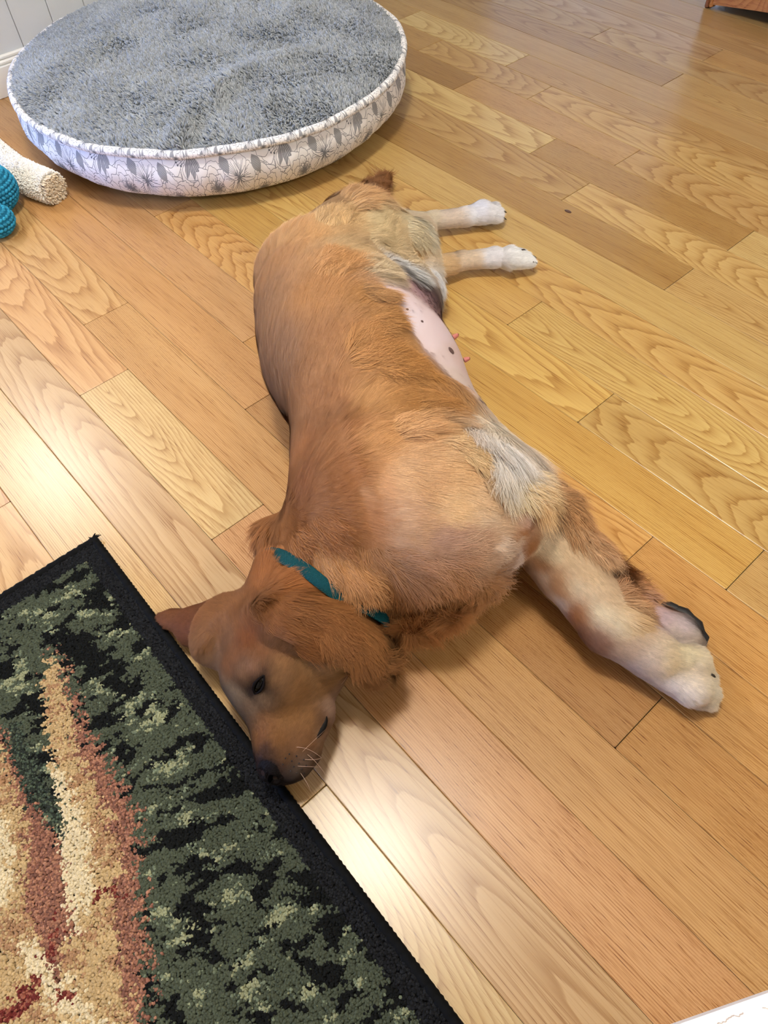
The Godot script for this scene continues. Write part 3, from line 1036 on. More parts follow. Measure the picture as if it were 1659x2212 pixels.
# ------------------------------------------------------------------ toy
func plush_toy() -> void:
	var t := thing("dog_toy", "blue woven dog toy with a white fleece arm beside the dog bed", "toy", Vector3(-1.56, 0, -0.30))
	var r := RandomNumberGenerator.new()
	r.seed = 3
	# fleece arm
	var pts: Array = [Vector3(-0.20, 0.032, -0.058), Vector3(-0.10, 0.032, -0.056), Vector3(-0.032, 0.031, -0.056), Vector3(0.040, 0.028, -0.061), Vector3(0.10, 0.026, -0.075), Vector3(0.143, 0.025, -0.089)]
	var rad: Array = [0.026, 0.027, 0.027, 0.026, 0.026, 0.025]
	put("fleece_arm", tube(pts, rad, 18).commit(), mat(Color(0.86, 0.84, 0.80), 0.95, 0.1), t)
	var where: Array[Transform3D] = []
	var tint := PackedColorArray()
	for i in 13000:
		var s := r.randf() * (pts.size() - 1)
		var k := mini(int(s), pts.size() - 2)
		var c: Vector3 = pts[k].lerp(pts[k + 1], s - k)
		var d: Vector3 = (pts[k + 1] - pts[k]).normalized()
		var x := d.cross(Vector3.UP).normalized()
		var y := x.cross(d)
		var a := r.randf() * TAU_F
		var n := x * cos(a) + y * sin(a)
		var rr := lerpf(rad[k], rad[k + 1], s - k)
		var cut := s > pts.size() - 1.25
		var lean := (n + d * r.randf_range(-0.5, 0.5) + n.cross(d) * r.randf_range(-0.6, 0.6)).normalized()
		var side := lean.cross(d).normalized()
		where.append(Transform3D(Basis(side * 0.0032, lean * r.randf_range(0.005, 0.009), lean.cross(side) * -0.0032), c + n * (rr - 0.001)))
		var g := r.randf_range(0.93, 0.98)
		tint.append(Color(g, g * 0.985, g * 0.955).srgb_to_linear())
	# cut end, slightly beige
	for i in 700:
		var a := r.randf() * TAU_F
		var q := sqrt(r.randf()) * 0.025
		var d: Vector3 = (pts[5] - pts[4]).normalized()
		var x := d.cross(Vector3.UP).normalized()
		var y := x.cross(d)
		var side := x
		var lean := (d + x * r.randf_range(-0.4, 0.4) + y * r.randf_range(-0.4, 0.4)).normalized()
		side = (side - lean * side.dot(lean)).normalized()
		where.append(Transform3D(Basis(side * 0.004, lean * r.randf_range(0.008, 0.015), lean.cross(side) * 0.004), pts[5] + x * cos(a) * q + y * sin(a) * q))
		tint.append(Color(0.88, 0.82, 0.72).srgb_to_linear())
	scatter("fleece_pile", tuft_mesh(), tinted(0.95, 0.1), where, tint, t)
	# woven blue body: a big lobe and a smaller one below it
	var blue := mat(Color(0.12, 0.40, 0.52), 0.85, 0.2)
	var beads: Array[Transform3D] = []
	var bt := PackedColorArray()
	for lobe in [[Vector3(0.098, 0.044, 0.010), Vector3(0.050, 0.044, 0.050)], [Vector3(0.172, 0.026, 0.040), Vector3(0.034, 0.026, 0.034)]]:
		var b := put("toy_body", ellipsoid(lobe[1], 28, 18), blue, t)
		b.position = lobe[0]
		var rows := int(lobe[1].y * 2.6 / 0.0066)
		for i in rows:
			var th := PI * (i + 0.5) / rows
			var m := int(TAU_F * lobe[1].x * sin(th) / 0.0075)
			for j in m:
				var a := TAU_F * (j + 0.5 * (i % 2)) / m
				var n := Vector3(sin(th) * cos(a), cos(th), sin(th) * sin(a))
				var p: Vector3 = lobe[0] + n * lobe[1]
				if p.y < 0.002:
					continue
				var nn: Vector3 = (n / lobe[1]).normalized()
				var x := Vector3.UP.cross(nn).normalized()
				var y := nn.cross(x)
				var roll := 0.5 if i % 2 else -0.5
				beads.append(Transform3D(Basis((x * cos(roll) + y * sin(roll)) * 0.0042, nn * 0.0026, (y * cos(roll) - x * sin(roll)) * 0.0030), p))
				var g := r.randf_range(0.88, 1.1)
				bt.append(Color(0.20 * g, 0.56 * g, 0.70 * g).srgb_to_linear())
	var sm := SphereMesh.new()
	sm.radius = 1.0
	sm.height = 2.0
	sm.radial_segments = 8
	sm.rings = 5
	scatter("weave", sm, tinted(0.8, 0.25), beads, bt, t)

# ------------------------------------------------------------------ smooth body from a skeleton of tapered bones
var fa := PackedVector3Array()
var fe := PackedVector3Array()
var fil := PackedFloat32Array()
var fra := PackedFloat32Array()
var fdr := PackedFloat32Array()
var fsq := PackedFloat32Array()
var fch := PackedInt32Array()
var fgr := PackedInt32Array()
var fgk := PackedFloat32Array()
var fgg := PackedFloat32Array()
var n_chain := 0
var n_group := -1
var cur_k := 0.0
var cur_g := 0.0

func group(_called: String, k: float, kg: float) -> void:
	n_group += 1
	cur_k = k
	cur_g = kg

func chain(j: Array, squash := 1.0) -> void:
	for i in maxi(1, j.size() - 1):
		var a: Vector4 = j[i]
		var b: Vector4 = j[mini(i + 1, j.size() - 1)]
		var sa := Vector3(a.x, a.y * squash, a.z)
		var e := Vector3(b.x, b.y * squash, b.z) - sa
		fa.append(sa)
		fe.append(e)
		fil.append(1.0 / e.length_squared() if e.length_squared() > 1e-10 else 0.0)
		fra.append(a.w)
		fdr.append(b.w - a.w)
		fsq.append(squash)
		fch.append(n_chain)
		fgr.append(n_group)
		fgk.append(cur_k)
		fgg.append(cur_g)
	n_chain += 1

func bone_distance(p: Vector3, i: int) -> float:
	var s := fsq[i]
	var q := Vector3(p.x, p.y * s, p.z) - fa[i]
	var t := clampf(q.dot(fe[i]) * fil[i], 0.0, 1.0)
	return ((q - fe[i] * t).length() - fra[i] - fdr[i] * t) / (sqrt(s) if s > 1.0 else 1.0)

func distance(p: Vector3, bones: PackedInt32Array) -> float:
	var tot := 1e9
	var g := 1e9
	var c := 1e9
	var gi := -1
	var ci := -1
	var gk := 0.0
	var gg := 0.0
	for i in bones:
		var d := bone_distance(p, i)
		if fch[i] != ci:
			if ci >= 0:
				var h := maxf(gk - absf(g - c), 0.0)
				g = minf(g, c) - h * h * 0.25 / gk
			c = 1e9
			ci = fch[i]
		if fgr[i] != gi:
			if gi >= 0:
				var h := maxf(gg - absf(tot - g), 0.0)
				tot = minf(tot, g) - h * h * 0.25 / gg
			g = 1e9
			gi = fgr[i]
			gk = fgk[i]
			gg = fgg[i]
		var hh := maxf(0.006 - absf(c - d), 0.0)
		c = minf(c, d) - hh * hh * 0.25 / 0.006
	var h2 := maxf(gk - absf(g - c), 0.0)
	g = minf(g, c) - h2 * h2 * 0.25 / gk
	h2 = maxf(gg - absf(tot - g), 0.0)
	tot = minf(tot, g) - h2 * h2 * 0.25 / gg
	return maxf(tot, 0.0012 - p.y)

var mv := PackedVector3Array()
var mn := PackedVector3Array()
var mi := PackedInt32Array()

# surface nets of the skeleton's field, visiting only blocks near the surface
func net_surface(cell: float) -> void:
	var lo := Vector3(1e9, 0, 1e9)
	var hi := Vector3(-1e9, -1e9, -1e9)
	for i in fa.size():
		for q in [fa[i], fa[i] + fe[i]]:
			var r := maxf(fra[i], fra[i] + fdr[i]) + 0.02
			lo = lo.min(Vector3(q.x - r, 0, q.z - r))
			hi = hi.max(Vector3(q.x + r, q.y / fsq[i] + r, q.z + r))
	lo.y = -2.0 * cell
	var bs := 8
	var bn := Vector3i(((hi - lo) / (cell * bs)).ceil())
	var nx := bn.x * bs + 1
	var ny := bn.y * bs + 1
	var nz := bn.z * bs + 1
	var val := PackedFloat32Array()
	val.resize(nx * ny * nz)
	val.fill(9.0)
	var blocks: Array[Vector3i] = []
	var half := cell * bs * 0.5 * 1.7321
	for bx in bn.x:
		for by in bn.y:
			for bz in bn.z:
				var c := lo + Vector3(bx + 0.5, by + 0.5, bz + 0.5) * cell * bs
				var near := PackedFloat32Array()
				near.resize(fa.size())
				var dm := 1e9
				for i in fa.size():
					var d := bone_distance(c, i)
					near[i] = d
					dm = minf(dm, d)
				if dm > half + 0.03 or (c.y < -cell * bs):
					continue
				var lst := PackedInt32Array()
				for i in fa.size():
					if near[i] < dm + 2.0 * half + 0.065:
						lst.append(i)
				var dc := distance(c, lst)
				if absf(dc) > half + 0.012:
					continue
				blocks.append(Vector3i(bx, by, bz))
				for ix in bs + 1:
					for iy in bs + 1:
						for iz in bs + 1:
							var at := ((bx * bs + ix) * ny + by * bs + iy) * nz + bz * bs + iz
							if val[at] > 8.0:
								val[at] = distance(lo + Vector3(bx * bs + ix, by * bs + iy, bz * bs + iz) * cell, lst)
	var vid := PackedInt32Array()
	vid.resize(nx * ny * nz)
	vid.fill(-1)
	mv.clear()
	mi.clear()
	var cells := PackedInt32Array()
	var sx := ny * nz
	for b in blocks:
		for ix in range(b.x * bs, b.x * bs + bs):
			for iy in range(b.y * bs, b.y * bs + bs):
				for iz in range(b.z * bs, b.z * bs + bs):
					var at := ix * sx + iy * nz + iz
					var v0 := val[at]
					var v1 := val[at + sx]
					var v2 := val[at + nz]
					var v3 := val[at + sx + nz]
					var v4 := val[at + 1]
					var v5 := val[at + sx + 1]
					var v6 := val[at + nz + 1]
					var v7 := val[at + sx + nz + 1]
					var lowest := minf(minf(minf(v0, v1), minf(v2, v3)), minf(minf(v4, v5), minf(v6, v7)))
					if lowest >= 0.0:
						continue
					var most := maxf(maxf(maxf(v0, v1), maxf(v2, v3)), maxf(maxf(v4, v5), maxf(v6, v7)))
					if most < 0.0 or most > 8.0:
						continue
					var vs := [v0, v1, v2, v3, v4, v5, v6, v7]
					var sum := Vector3.ZERO
					var m := 0
					for e in EDGES:
						var a: float = vs[e.x]
						var c: float = vs[e.y]
						if (a < 0.0) != (c < 0.0):
							var t := a / (a - c)
							sum += Vector3(e.x & 1, (e.x >> 1) & 1, e.x >> 2).lerp(Vector3(e.y & 1, (e.y >> 1) & 1, e.y >> 2), t)
							m += 1
					vid[at] = mv.size()
					cells.append(at)
					mv.append(lo + (Vector3(ix, iy, iz) + sum / m) * cell)
	for at in cells:
		var v0 := val[at] < 0.0
		# the three edges that leave the cell's lowest corner
		for ax in 3:
			var st := sx if ax == 0 else (nz if ax == 1 else 1)
			var v1 := val[at + st] < 0.0
			if v0 == v1:
				continue
			var u := nz if ax == 0 else (1 if ax == 1 else sx)
			var w := 1 if ax == 0 else (sx if ax == 1 else nz)
			if at - u - w < 0:
				continue
			var a := vid[at]
			var b := vid[at - u]
			var c := vid[at - u - w]
			var d := vid[at - w]
			if b < 0 or c < 0 or d < 0:
				continue
			if v0:
				mi.append_array(PackedInt32Array([a, c, b, a, d, c]))
			else:
				mi.append_array(PackedInt32Array([a, b, c, a, c, d]))
	mn.resize(mv.size())
	mn.fill(Vector3.ZERO)
	for i in range(0, mi.size(), 3):
		var n := (mv[mi[i + 2]] - mv[mi[i]]).cross(mv[mi[i + 1]] - mv[mi[i]])
		for k in 3:
			mn[mi[i + k]] += n
	for i in mn.size():
		mn[i] = mn[i].normalized()

const EDGES: Array[Vector2i] = [Vector2i(0, 1), Vector2i(2, 3), Vector2i(4, 5), Vector2i(6, 7), Vector2i(0, 2), Vector2i(1, 3), Vector2i(4, 6), Vector2i(5, 7), Vector2i(0, 4), Vector2i(1, 5), Vector2i(2, 6), Vector2i(3, 7)]

# ------------------------------------------------------------------ coat: how the hair lies, its colour and length, place by place
var lp := PackedVector3Array()
var ld := PackedVector3Array()
var lc: Array[Color] = []
var ll := PackedFloat32Array()
var lq := PackedFloat32Array()

func lock(p: Vector3, d: Vector3, c: Color, length: float, dense: float) -> void:
	lp.append(p)
	ld.append(d)
	lc.append(Color(c.r, minf(1.0, c.g * 1.02), minf(1.0, c.b * 1.07)).srgb_to_linear())
	ll.append(length * 0.001)
	lq.append(dense)

func coat_data() -> void:
	lock(Vector3(-0.5142, 0.1534, -0.3028), Vector3(-0.56, 0.52, -0.64), Color8(167, 115, 72), 24.4, 1)
	lock(Vector3(-0.5870, 0.1576, -0.3313), Vector3(-0.17, 0.87, -0.47), Color8(171, 125, 85), 24.4, 1)
	lock(Vector3(-0.6722, 0.1672, -0.3747), Vector3(-0.54, 0.50, -0.68), Color8(180, 132, 88), 24.4, 1)
	lock(Vector3(-0.7247, 0.1779, -0.4229), Vector3(-0.57, 0.21, -0.80), Color8(192, 140, 90), 26.8, 1)
	lock(Vector3(-0.7341, 0.1952, -0.4796), Vector3(-0.45, 0.01, -0.89), Color8(214, 162, 104), 29.3, 1)
	lock(Vector3(-0.7377, 0.1976, -0.5471), Vector3(-0.14, -0.09, -0.99), Color8(208, 168, 115), 31.7, 1)
	lock(Vector3(-0.7196, 0.1899, -0.5985), Vector3(0.20, -0.23, -0.95), Color8(215, 190, 142), 28, 1)
	lock(Vector3(-0.4508, 0.1597, -0.2612), Vector3(-0.65, 0.02, -0.76), Color8(165, 107, 63), 22, 1)
	lock(Vector3(-0.4192, 0.1594, -0.2304), Vector3(-0.25, 0.70, -0.66), Color8(152, 96, 56), 22, 1)
	lock(Vector3(-0.4667, 0.1850, -0.3099), Vector3(-0.28, 0.38, -0.88), Color8(164, 112, 70), 24.4, 1)
	lock(Vector3(-0.5253, 0.2001, -0.3525), Vector3(-0.23, 0.51, -0.83), Color8(178, 126, 80), 26.8, 1)
	lock(Vector3(-0.5865, 0.2184, -0.3970), Vector3(-0.38, 0.21, -0.90), Color8(188, 134, 82), 29.3, 1)
	lock(Vector3(-0.6190, 0.2210, -0.4598), Vector3(-0.30, -0.12, -0.95), Color8(195, 142, 88), 31.7, 1)
	lock(Vector3(-0.4341, 0.2046, -0.3371), Vector3(-0.10, 0.06, -0.99), Color8(190, 138, 85), 29.3, 1)
	lock(Vector3(-0.4909, 0.2150, -0.3867), Vector3(0.00, 0.16, -0.99), Color8(182, 128, 74), 31.7, 1)
	lock(Vector3(-0.5482, 0.2286, -0.4299), Vector3(0.08, -0.01, -1.00), Color8(178, 126, 72), 28, 1)
	lock(Vector3(-0.4164, 0.2052, -0.3747), Vector3(0.49, -0.10, -0.86), Color8(172, 120, 66), 30, 1)
	lock(Vector3(-0.4549, 0.2103, -0.4099), Vector3(0.60, -0.22, -0.77), Color8(168, 116, 62), 32, 1)
	lock(Vector3(-0.5053, 0.2219, -0.4275), Vector3(0.78, -0.23, -0.58), Color8(170, 120, 68), 32, 1)
	lock(Vector3(-0.5447, 0.2273, -0.4482), Vector3(0.86, -0.13, -0.49), Color8(185, 138, 88), 34, 1)
	lock(Vector3(-0.3967, 0.1991, -0.4042), Vector3(0.80, -0.33, -0.50), Color8(165, 114, 62), 34, 1)
	lock(Vector3(-0.4007, 0.1929, -0.4296), Vector3(0.97, -0.25, 0.03), Color8(172, 122, 72), 34, 1)
	lock(Vector3(-0.4400, 0.2042, -0.4242), Vector3(0.95, -0.27, -0.15), Color8(165, 114, 60), 32, 1)
	lock(Vector3(-0.3859, 0.1867, -0.4333), Vector3(0.93, -0.35, 0.09), Color8(190, 145, 95), 36, 1)
	lock(Vector3(-0.4876, 0.2162, -0.4327), Vector3(0.95, -0.30, -0.09), Color8(178, 130, 80), 28, 1)
	lock(Vector3(-0.5242, 0.2184, -0.4733), Vector3(0.90, -0.06, 0.43), Color8(206, 184, 180), 6, 0.02)
	lock(Vector3(-0.4952, 0.2109, -0.4687), Vector3(0.93, -0.36, 0.08), Color8(209, 190, 186), 6, 0.02)
	lock(Vector3(-0.4693, 0.1960, -0.4741), Vector3(0.90, -0.44, 0.03), Color8(206, 184, 178), 6, 0.02)
	lock(Vector3(-0.4423, 0.1810, -0.4748), Vector3(0.90, -0.43, 0.03), Color8(199, 176, 166), 6, 0.02)
	lock(Vector3(-0.4191, 0.1737, -0.4712), Vector3(0.97, -0.14, 0.22), Color8(190, 168, 153), 8, 0.04)
	lock(Vector3(-0.4829, 0.1846, -0.5030), Vector3(0.78, -0.61, -0.11), Color8(206, 183, 178), 6, 0.02)
	lock(Vector3(-0.4496, 0.1650, -0.4985), Vector3(0.64, -0.74, -0.22), Color8(197, 170, 158), 6, 0.02)
	lock(Vector3(-0.5544, 0.2113, -0.4931), Vector3(0.83, 0.23, 0.50), Color8(199, 176, 170), 8, 0.03)
	lock(Vector3(-0.5748, 0.1636, -0.5554), Vector3(0.79, 0.30, 0.54), Color8(150, 118, 118), 10, 0.08)
	lock(Vector3(-0.5831, 0.1318, -0.5853), Vector3(0.81, 0.16, 0.57), Color8(130, 102, 100), 10, 0.12)
	lock(Vector3(-0.5717, 0.1173, -0.5880), Vector3(0.85, -0.28, 0.45), Color8(122, 95, 90), 10, 0.12)
	lock(Vector3(-0.5766, 0.1834, -0.5365), Vector3(0.81, 0.26, 0.52), Color8(168, 135, 132), 10, 0.06)
	lock(Vector3(-0.6259, 0.1522, -0.5819), Vector3(0.09, -0.65, -0.75), Color8(228, 222, 210), 34, 0.9)
	lock(Vector3(-0.6658, 0.0846, -0.6662), Vector3(0.49, -0.87, -0.11), Color8(222, 219, 214), 32, 0.8)
	lock(Vector3(-0.5877, 0.2102, -0.4999), Vector3(0.27, -0.48, -0.84), Color8(215, 190, 148), 34, 1)
	lock(Vector3(-0.6510, 0.2081, -0.5081), Vector3(-0.20, -0.43, -0.88), Color8(205, 171, 123), 28, 1)
	lock(Vector3(-0.6841, 0.1662, -0.5919), Vector3(-0.04, -0.47, -0.88), Color8(212, 184, 136), 32, 1)
	lock(Vector3(-0.7010, 0.1412, -0.6607), Vector3(0.06, -0.58, -0.81), Color8(220, 201, 161), 32, 1)
	lock(Vector3(-0.7054, 0.1219, -0.6983), Vector3(0.56, -0.80, -0.22), Color8(222, 208, 176), 30, 1)
	lock(Vector3(-0.6842, 0.1175, -0.6543), Vector3(0.00, -0.49, -0.87), Color8(210, 171, 119), 29.3, 1)
	lock(Vector3(-0.6775, 0.0953, -0.6820), Vector3(-0.24, -0.66, -0.71), Color8(220, 197, 159), 26.8, 1)
	lock(Vector3(-0.6641, 0.1464, -0.5995), Vector3(-0.10, -0.53, -0.84), Color8(215, 187, 142), 32, 1)
	lock(Vector3(-0.7147, 0.1640, -0.6460), Vector3(-0.33, -0.47, -0.82), Color8(216, 194, 150), 28, 1)
	lock(Vector3(-0.8180, 0.0456, -0.8080), Vector3(0.06, -0.32, -0.95), Color8(222, 203, 170), 22, 1)
	lock(Vector3(-0.7989, 0.0329, -0.8460), Vector3(0.52, -0.09, -0.85), Color8(236, 214, 188), 13, 1)
	lock(Vector3(-0.7766, 0.0365, -0.8863), Vector3(0.74, 0.03, -0.67), Color8(250, 244, 236), 13, 1)
	lock(Vector3(-0.7590, 0.0317, -0.9152), Vector3(0.24, -0.37, -0.90), Color8(250, 244, 236), 12, 1)
	lock(Vector3(-0.7048, 0.0374, -0.7363), Vector3(0.19, -0.24, -0.95), Color8(218, 180, 130), 22, 1)
	lock(Vector3(-0.6946, 0.0314, -0.7800), Vector3(0.61, -0.02, -0.79), Color8(234, 208, 174), 13, 1)
	lock(Vector3(-0.6717, 0.0349, -0.8106), Vector3(0.65, -0.04, -0.76), Color8(250, 243, 236), 13, 1)
	lock(Vector3(-0.6383, 0.0368, -0.8409), Vector3(0.38, -0.29, -0.88), Color8(255, 255, 255), 12, 1)
	lock(Vector3(-0.7513, 0.1950, -0.5791), Vector3(0.37, 0.10, -0.92), Color8(208, 168, 115), 26, 1)
	lock(Vector3(-0.7565, 0.1871, -0.6305), Vector3(-0.53, -0.00, -0.85), Color8(192, 144, 96), 44, 1)
	lock(Vector3(-0.7433, 0.1958, -0.5936), Vector3(-0.51, -0.02, -0.86), Color8(205, 158, 106), 34, 1)
	lock(Vector3(-0.7739, 0.1915, -0.5976), Vector3(-0.63, 0.00, -0.77), Color8(200, 152, 100), 36, 1)
	lock(Vector3(-0.9694, 0.0353, -0.8340), Vector3(-0.65, -0.18, -0.74), Color8(150, 102, 62), 36, 1)
	lock(Vector3(-0.4239, 0.2002, -0.2772), Vector3(0.01, 0.40, -0.92), Color8(172, 116, 70), 24.4, 1)
	lock(Vector3(-0.3773, 0.2035, -0.2518), Vector3(0.58, 0.50, -0.64), Color8(165, 108, 62), 24.4, 1)
	lock(Vector3(-0.3762, 0.2215, -0.3008), Vector3(0.13, -0.11, -0.99), Color8(200, 146, 92), 26.8, 1)
	lock(Vector3(-0.3687, 0.2151, -0.3441), Vector3(0.53, -0.07, -0.84), Color8(205, 154, 102), 31.7, 1)
	lock(Vector3(-0.3445, 0.2124, -0.3733), Vector3(0.75, -0.17, -0.64), Color8(205, 160, 110), 30, 1)
	lock(Vector3(-0.3436, 0.2103, -0.2716), Vector3(0.85, 0.10, -0.52), Color8(190, 138, 92), 24.4, 1)
	lock(Vector3(-0.3211, 0.2210, -0.3000), Vector3(0.89, 0.06, -0.44), Color8(205, 158, 108), 29.3, 1)
	lock(Vector3(-0.3036, 0.2233, -0.3326), Vector3(0.79, -0.23, -0.57), Color8(212, 168, 118), 28, 1)
	lock(Vector3(-0.3017, 0.2007, -0.2698), Vector3(0.84, 0.22, -0.50), Color8(205, 159, 114), 24.4, 1)
	lock(Vector3(-0.2837, 0.2118, -0.3013), Vector3(0.71, -0.17, -0.68), Color8(226, 185, 134), 26.8, 1)
	lock(Vector3(-0.2746, 0.2112, -0.3359), Vector3(0.57, -0.51, -0.64), Color8(220, 182, 138), 29.3, 1)
	lock(Vector3(-0.3329, 0.1887, -0.2489), Vector3(0.92, 0.05, -0.40), Color8(172, 116, 72), 26.8, 1)
	lock(Vector3(-0.2675, 0.1876, -0.2803), Vector3(0.54, 0.09, -0.84), Color8(194, 152, 123), 29.3, 1)
	lock(Vector3(-0.2536, 0.1918, -0.3225), Vector3(0.32, -0.37, -0.87), Color8(226, 194, 156), 26.8, 1)
	lock(Vector3(-0.2472, 0.1769, -0.3045), Vector3(0.38, -0.33, -0.87), Color8(203, 163, 129), 31.7, 1)
	lock(Vector3(-0.2356, 0.1517, -0.3410), Vector3(0.20, -0.51, -0.84), Color8(230, 201, 170), 31.7, 1)
	lock(Vector3(-0.3603, 0.1765, -0.4336), Vector3(0.97, -0.17, 0.16), Color8(228, 210, 182), 54, 1)
	lock(Vector3(-0.3132, 0.1925, -0.4043), Vector3(0.90, 0.13, 0.42), Color8(242, 232, 218), 58, 1)
	lock(Vector3(-0.2884, 0.1916, -0.3954), Vector3(0.93, -0.32, 0.15), Color8(238, 224, 202), 54, 1)
	lock(Vector3(-0.3168, 0.2151, -0.3719), Vector3(0.78, -0.40, -0.48), Color8(215, 180, 130), 34, 1)
	lock(Vector3(-0.2712, 0.1847, -0.3951), Vector3(0.94, -0.34, -0.07), Color8(234, 210, 163), 40, 1)
	lock(Vector3(-0.2803, 0.1293, -0.2487), Vector3(0.23, -0.95, -0.21), Color8(168, 112, 66), 53.2, 1)
	lock(Vector3(-0.2638, 0.0996, -0.2591), Vector3(0.33, -0.94, 0.01), Color8(160, 104, 58), 56, 1)
	lock(Vector3(-0.2461, 0.1154, -0.2814), Vector3(0.24, -0.97, -0.07), Color8(172, 118, 68), 53.2, 1)
	lock(Vector3(-0.2362, 0.1122, -0.3190), Vector3(0.10, -0.93, -0.35), Color8(178, 128, 82), 50.4, 1)
	lock(Vector3(-0.2633, 0.0661, -0.2452), Vector3(0.79, 0.00, 0.61), Color8(165, 110, 62), 47.6, 1)
	lock(Vector3(-0.2355, 0.0872, -0.2997), Vector3(0.92, 0.00, 0.40), Color8(175, 122, 72), 47.6, 1)
	lock(Vector3(-0.2515, 0.1581, -0.2782), Vector3(0.49, -0.77, -0.42), Color8(176, 124, 80), 42, 1)
	lock(Vector3(-0.4454, 0.0976, -0.1943), Vector3(0.12, -0.79, 0.60), Color8(158, 102, 56), 31.7, 1)
	lock(Vector3(-0.4137, 0.1344, -0.2094), Vector3(0.90, 0.40, 0.18), Color8(150, 94, 48), 28, 1)
	lock(Vector3(-0.3877, 0.1387, -0.2026), Vector3(1.00, 0.03, 0.01), Color8(160, 104, 58), 32, 1)
	lock(Vector3(-0.3514, 0.1480, -0.2119), Vector3(0.99, -0.13, 0.00), Color8(182, 130, 80), 36, 1)
	lock(Vector3(-0.3172, 0.1443, -0.2197), Vector3(0.81, -0.58, -0.04), Color8(182, 130, 82), 38, 1)
	lock(Vector3(-0.2961, 0.1314, -0.2377), Vector3(0.35, -0.93, -0.13), Color8(172, 118, 70), 38, 1)
	lock(Vector3(-0.2887, 0.0853, -0.2354), Vector3(0.24, -0.97, 0.07), Color8(137, 95, 56), 34, 1)
	lock(Vector3(-0.3622, 0.1669, -0.2231), Vector3(0.92, 0.27, -0.27), Color8(165, 108, 62), 31.7, 1)
	lock(Vector3(-0.3952, 0.1210, -0.1564), Vector3(-0.54, 0.20, -0.82), Color8(160, 98, 50), 24.4, 1)
	lock(Vector3(-0.3601, 0.1319, -0.1682), Vector3(0.44, 0.05, -0.90), Color8(160, 98, 50), 29.3, 1)
	lock(Vector3(-0.3214, 0.1307, -0.1795), Vector3(0.66, -0.22, -0.71), Color8(133, 86, 46), 28, 1)
	lock(Vector3(-0.2823, 0.1247, -0.1884), Vector3(0.89, -0.31, -0.33), Color8(132, 86, 46), 30, 1)
	lock(Vector3(-0.3530, 0.1328, -0.1283), Vector3(0.98, 0.21, 0.07), Color8(126, 79, 42), 29.3, 1)
	lock(Vector3(-0.3242, 0.1481, -0.1326), Vector3(0.97, 0.03, -0.24), Color8(132, 84, 45), 30, 1)
	lock(Vector3(-0.3161, 0.1479, -0.1488), Vector3(0.69, -0.44, -0.58), Color8(130, 83, 45), 32, 1)
	lock(Vector3(-0.2943, 0.1390, -0.1646), Vector3(0.77, -0.36, -0.52), Color8(126, 80, 42), 34, 1)
	lock(Vector3(-0.2988, 0.1353, -0.1334), Vector3(0.84, -0.41, -0.35), Color8(118, 72, 36), 32, 1)
	lock(Vector3(-0.2783, 0.1234, -0.1496), Vector3(0.81, -0.43, -0.40), Color8(130, 84, 46), 34, 1)
	lock(Vector3(-0.2640, 0.1228, -0.1728), Vector3(0.76, -0.60, -0.25), Color8(118, 75, 39), 36, 1)
	lock(Vector3(-0.2487, 0.1020, -0.1820), Vector3(0.57, -0.80, -0.16), Color8(126, 83, 45), 34, 1)
	lock(Vector3(-0.2606, 0.0646, -0.2095), Vector3(0.94, 0.00, -0.33), Color8(140, 99, 58), 34, 1)
	lock(Vector3(-0.2491, 0.0976, -0.1699), Vector3(0.56, -0.82, -0.11), Color8(130, 86, 48), 30, 1)
	lock(Vector3(-0.4049, 0.0921, -0.1207), Vector3(-0.94, 0.00, -0.33), Color8(130, 86, 52), 14, 1)
	lock(Vector3(-0.3626, 0.1154, -0.1084), Vector3(-0.85, -0.27, -0.45), Color8(126, 81, 46), 12, 1)
	lock(Vector3(-0.3645, 0.0982, -0.0884), Vector3(-0.76, 0.26, -0.59), Color8(135, 92, 59), 10, 1)
	lock(Vector3(-0.3334, 0.1037, -0.0740), Vector3(-0.87, -0.03, -0.49), Color8(130, 84, 50), 9, 1)
	lock(Vector3(-0.3341, 0.1179, -0.1001), Vector3(-0.68, 0.28, -0.67), Color8(118, 70, 37), 12, 1)
	lock(Vector3(-0.3153, 0.1192, -0.0980), Vector3(-0.58, 0.04, -0.81), Color8(126, 81, 48), 12, 1)
	lock(Vector3(-0.3072, 0.1186, -0.1143), Vector3(0.17, 0.87, -0.47), Color8(132, 91, 59), 13, 1)
	lock(Vector3(-0.2836, 0.1041, -0.1280), Vector3(0.25, 0.66, -0.71), Color8(140, 101, 63), 14, 1)
	lock(Vector3(-0.2617, 0.1034, -0.1453), Vector3(0.34, 0.25, -0.91), Color8(135, 97, 59), 15, 1)
	lock(Vector3(-0.3093, 0.1099, -0.0751), Vector3(-0.63, 0.68, -0.37), Color8(142, 102, 69), 8, 1)
	lock(Vector3(-0.3108, 0.0829, -0.0615), Vector3(-0.50, 0.83, -0.25), Color8(153, 125, 93), 7, 1)
	lock(Vector3(-0.2964, 0.0801, -0.0647), Vector3(-0.31, 0.89, -0.33), Color8(146, 113, 81), 7, 1)
	lock(Vector3(-0.3055, 0.1162, -0.0837), Vector3(-0.53, 0.41, -0.74), Color8(146, 105, 78), 8, 0.9)
	lock(Vector3(-0.2902, 0.1119, -0.0947), Vector3(-0.11, 0.23, -0.97), Color8(143, 103, 65), 9, 1)
	lock(Vector3(-0.2972, 0.1152, -0.1061), Vector3(-0.33, -0.07, -0.94), Color8(143, 102, 65), 10, 1)
	lock(Vector3(-0.2709, 0.0950, -0.1051), Vector3(-0.18, 0.01, -0.98), Color8(138, 97, 58), 11, 1)
	lock(Vector3(-0.2651, 0.0799, -0.1274), Vector3(0.11, 0.33, -0.94), Color8(140, 101, 63), 12, 1)
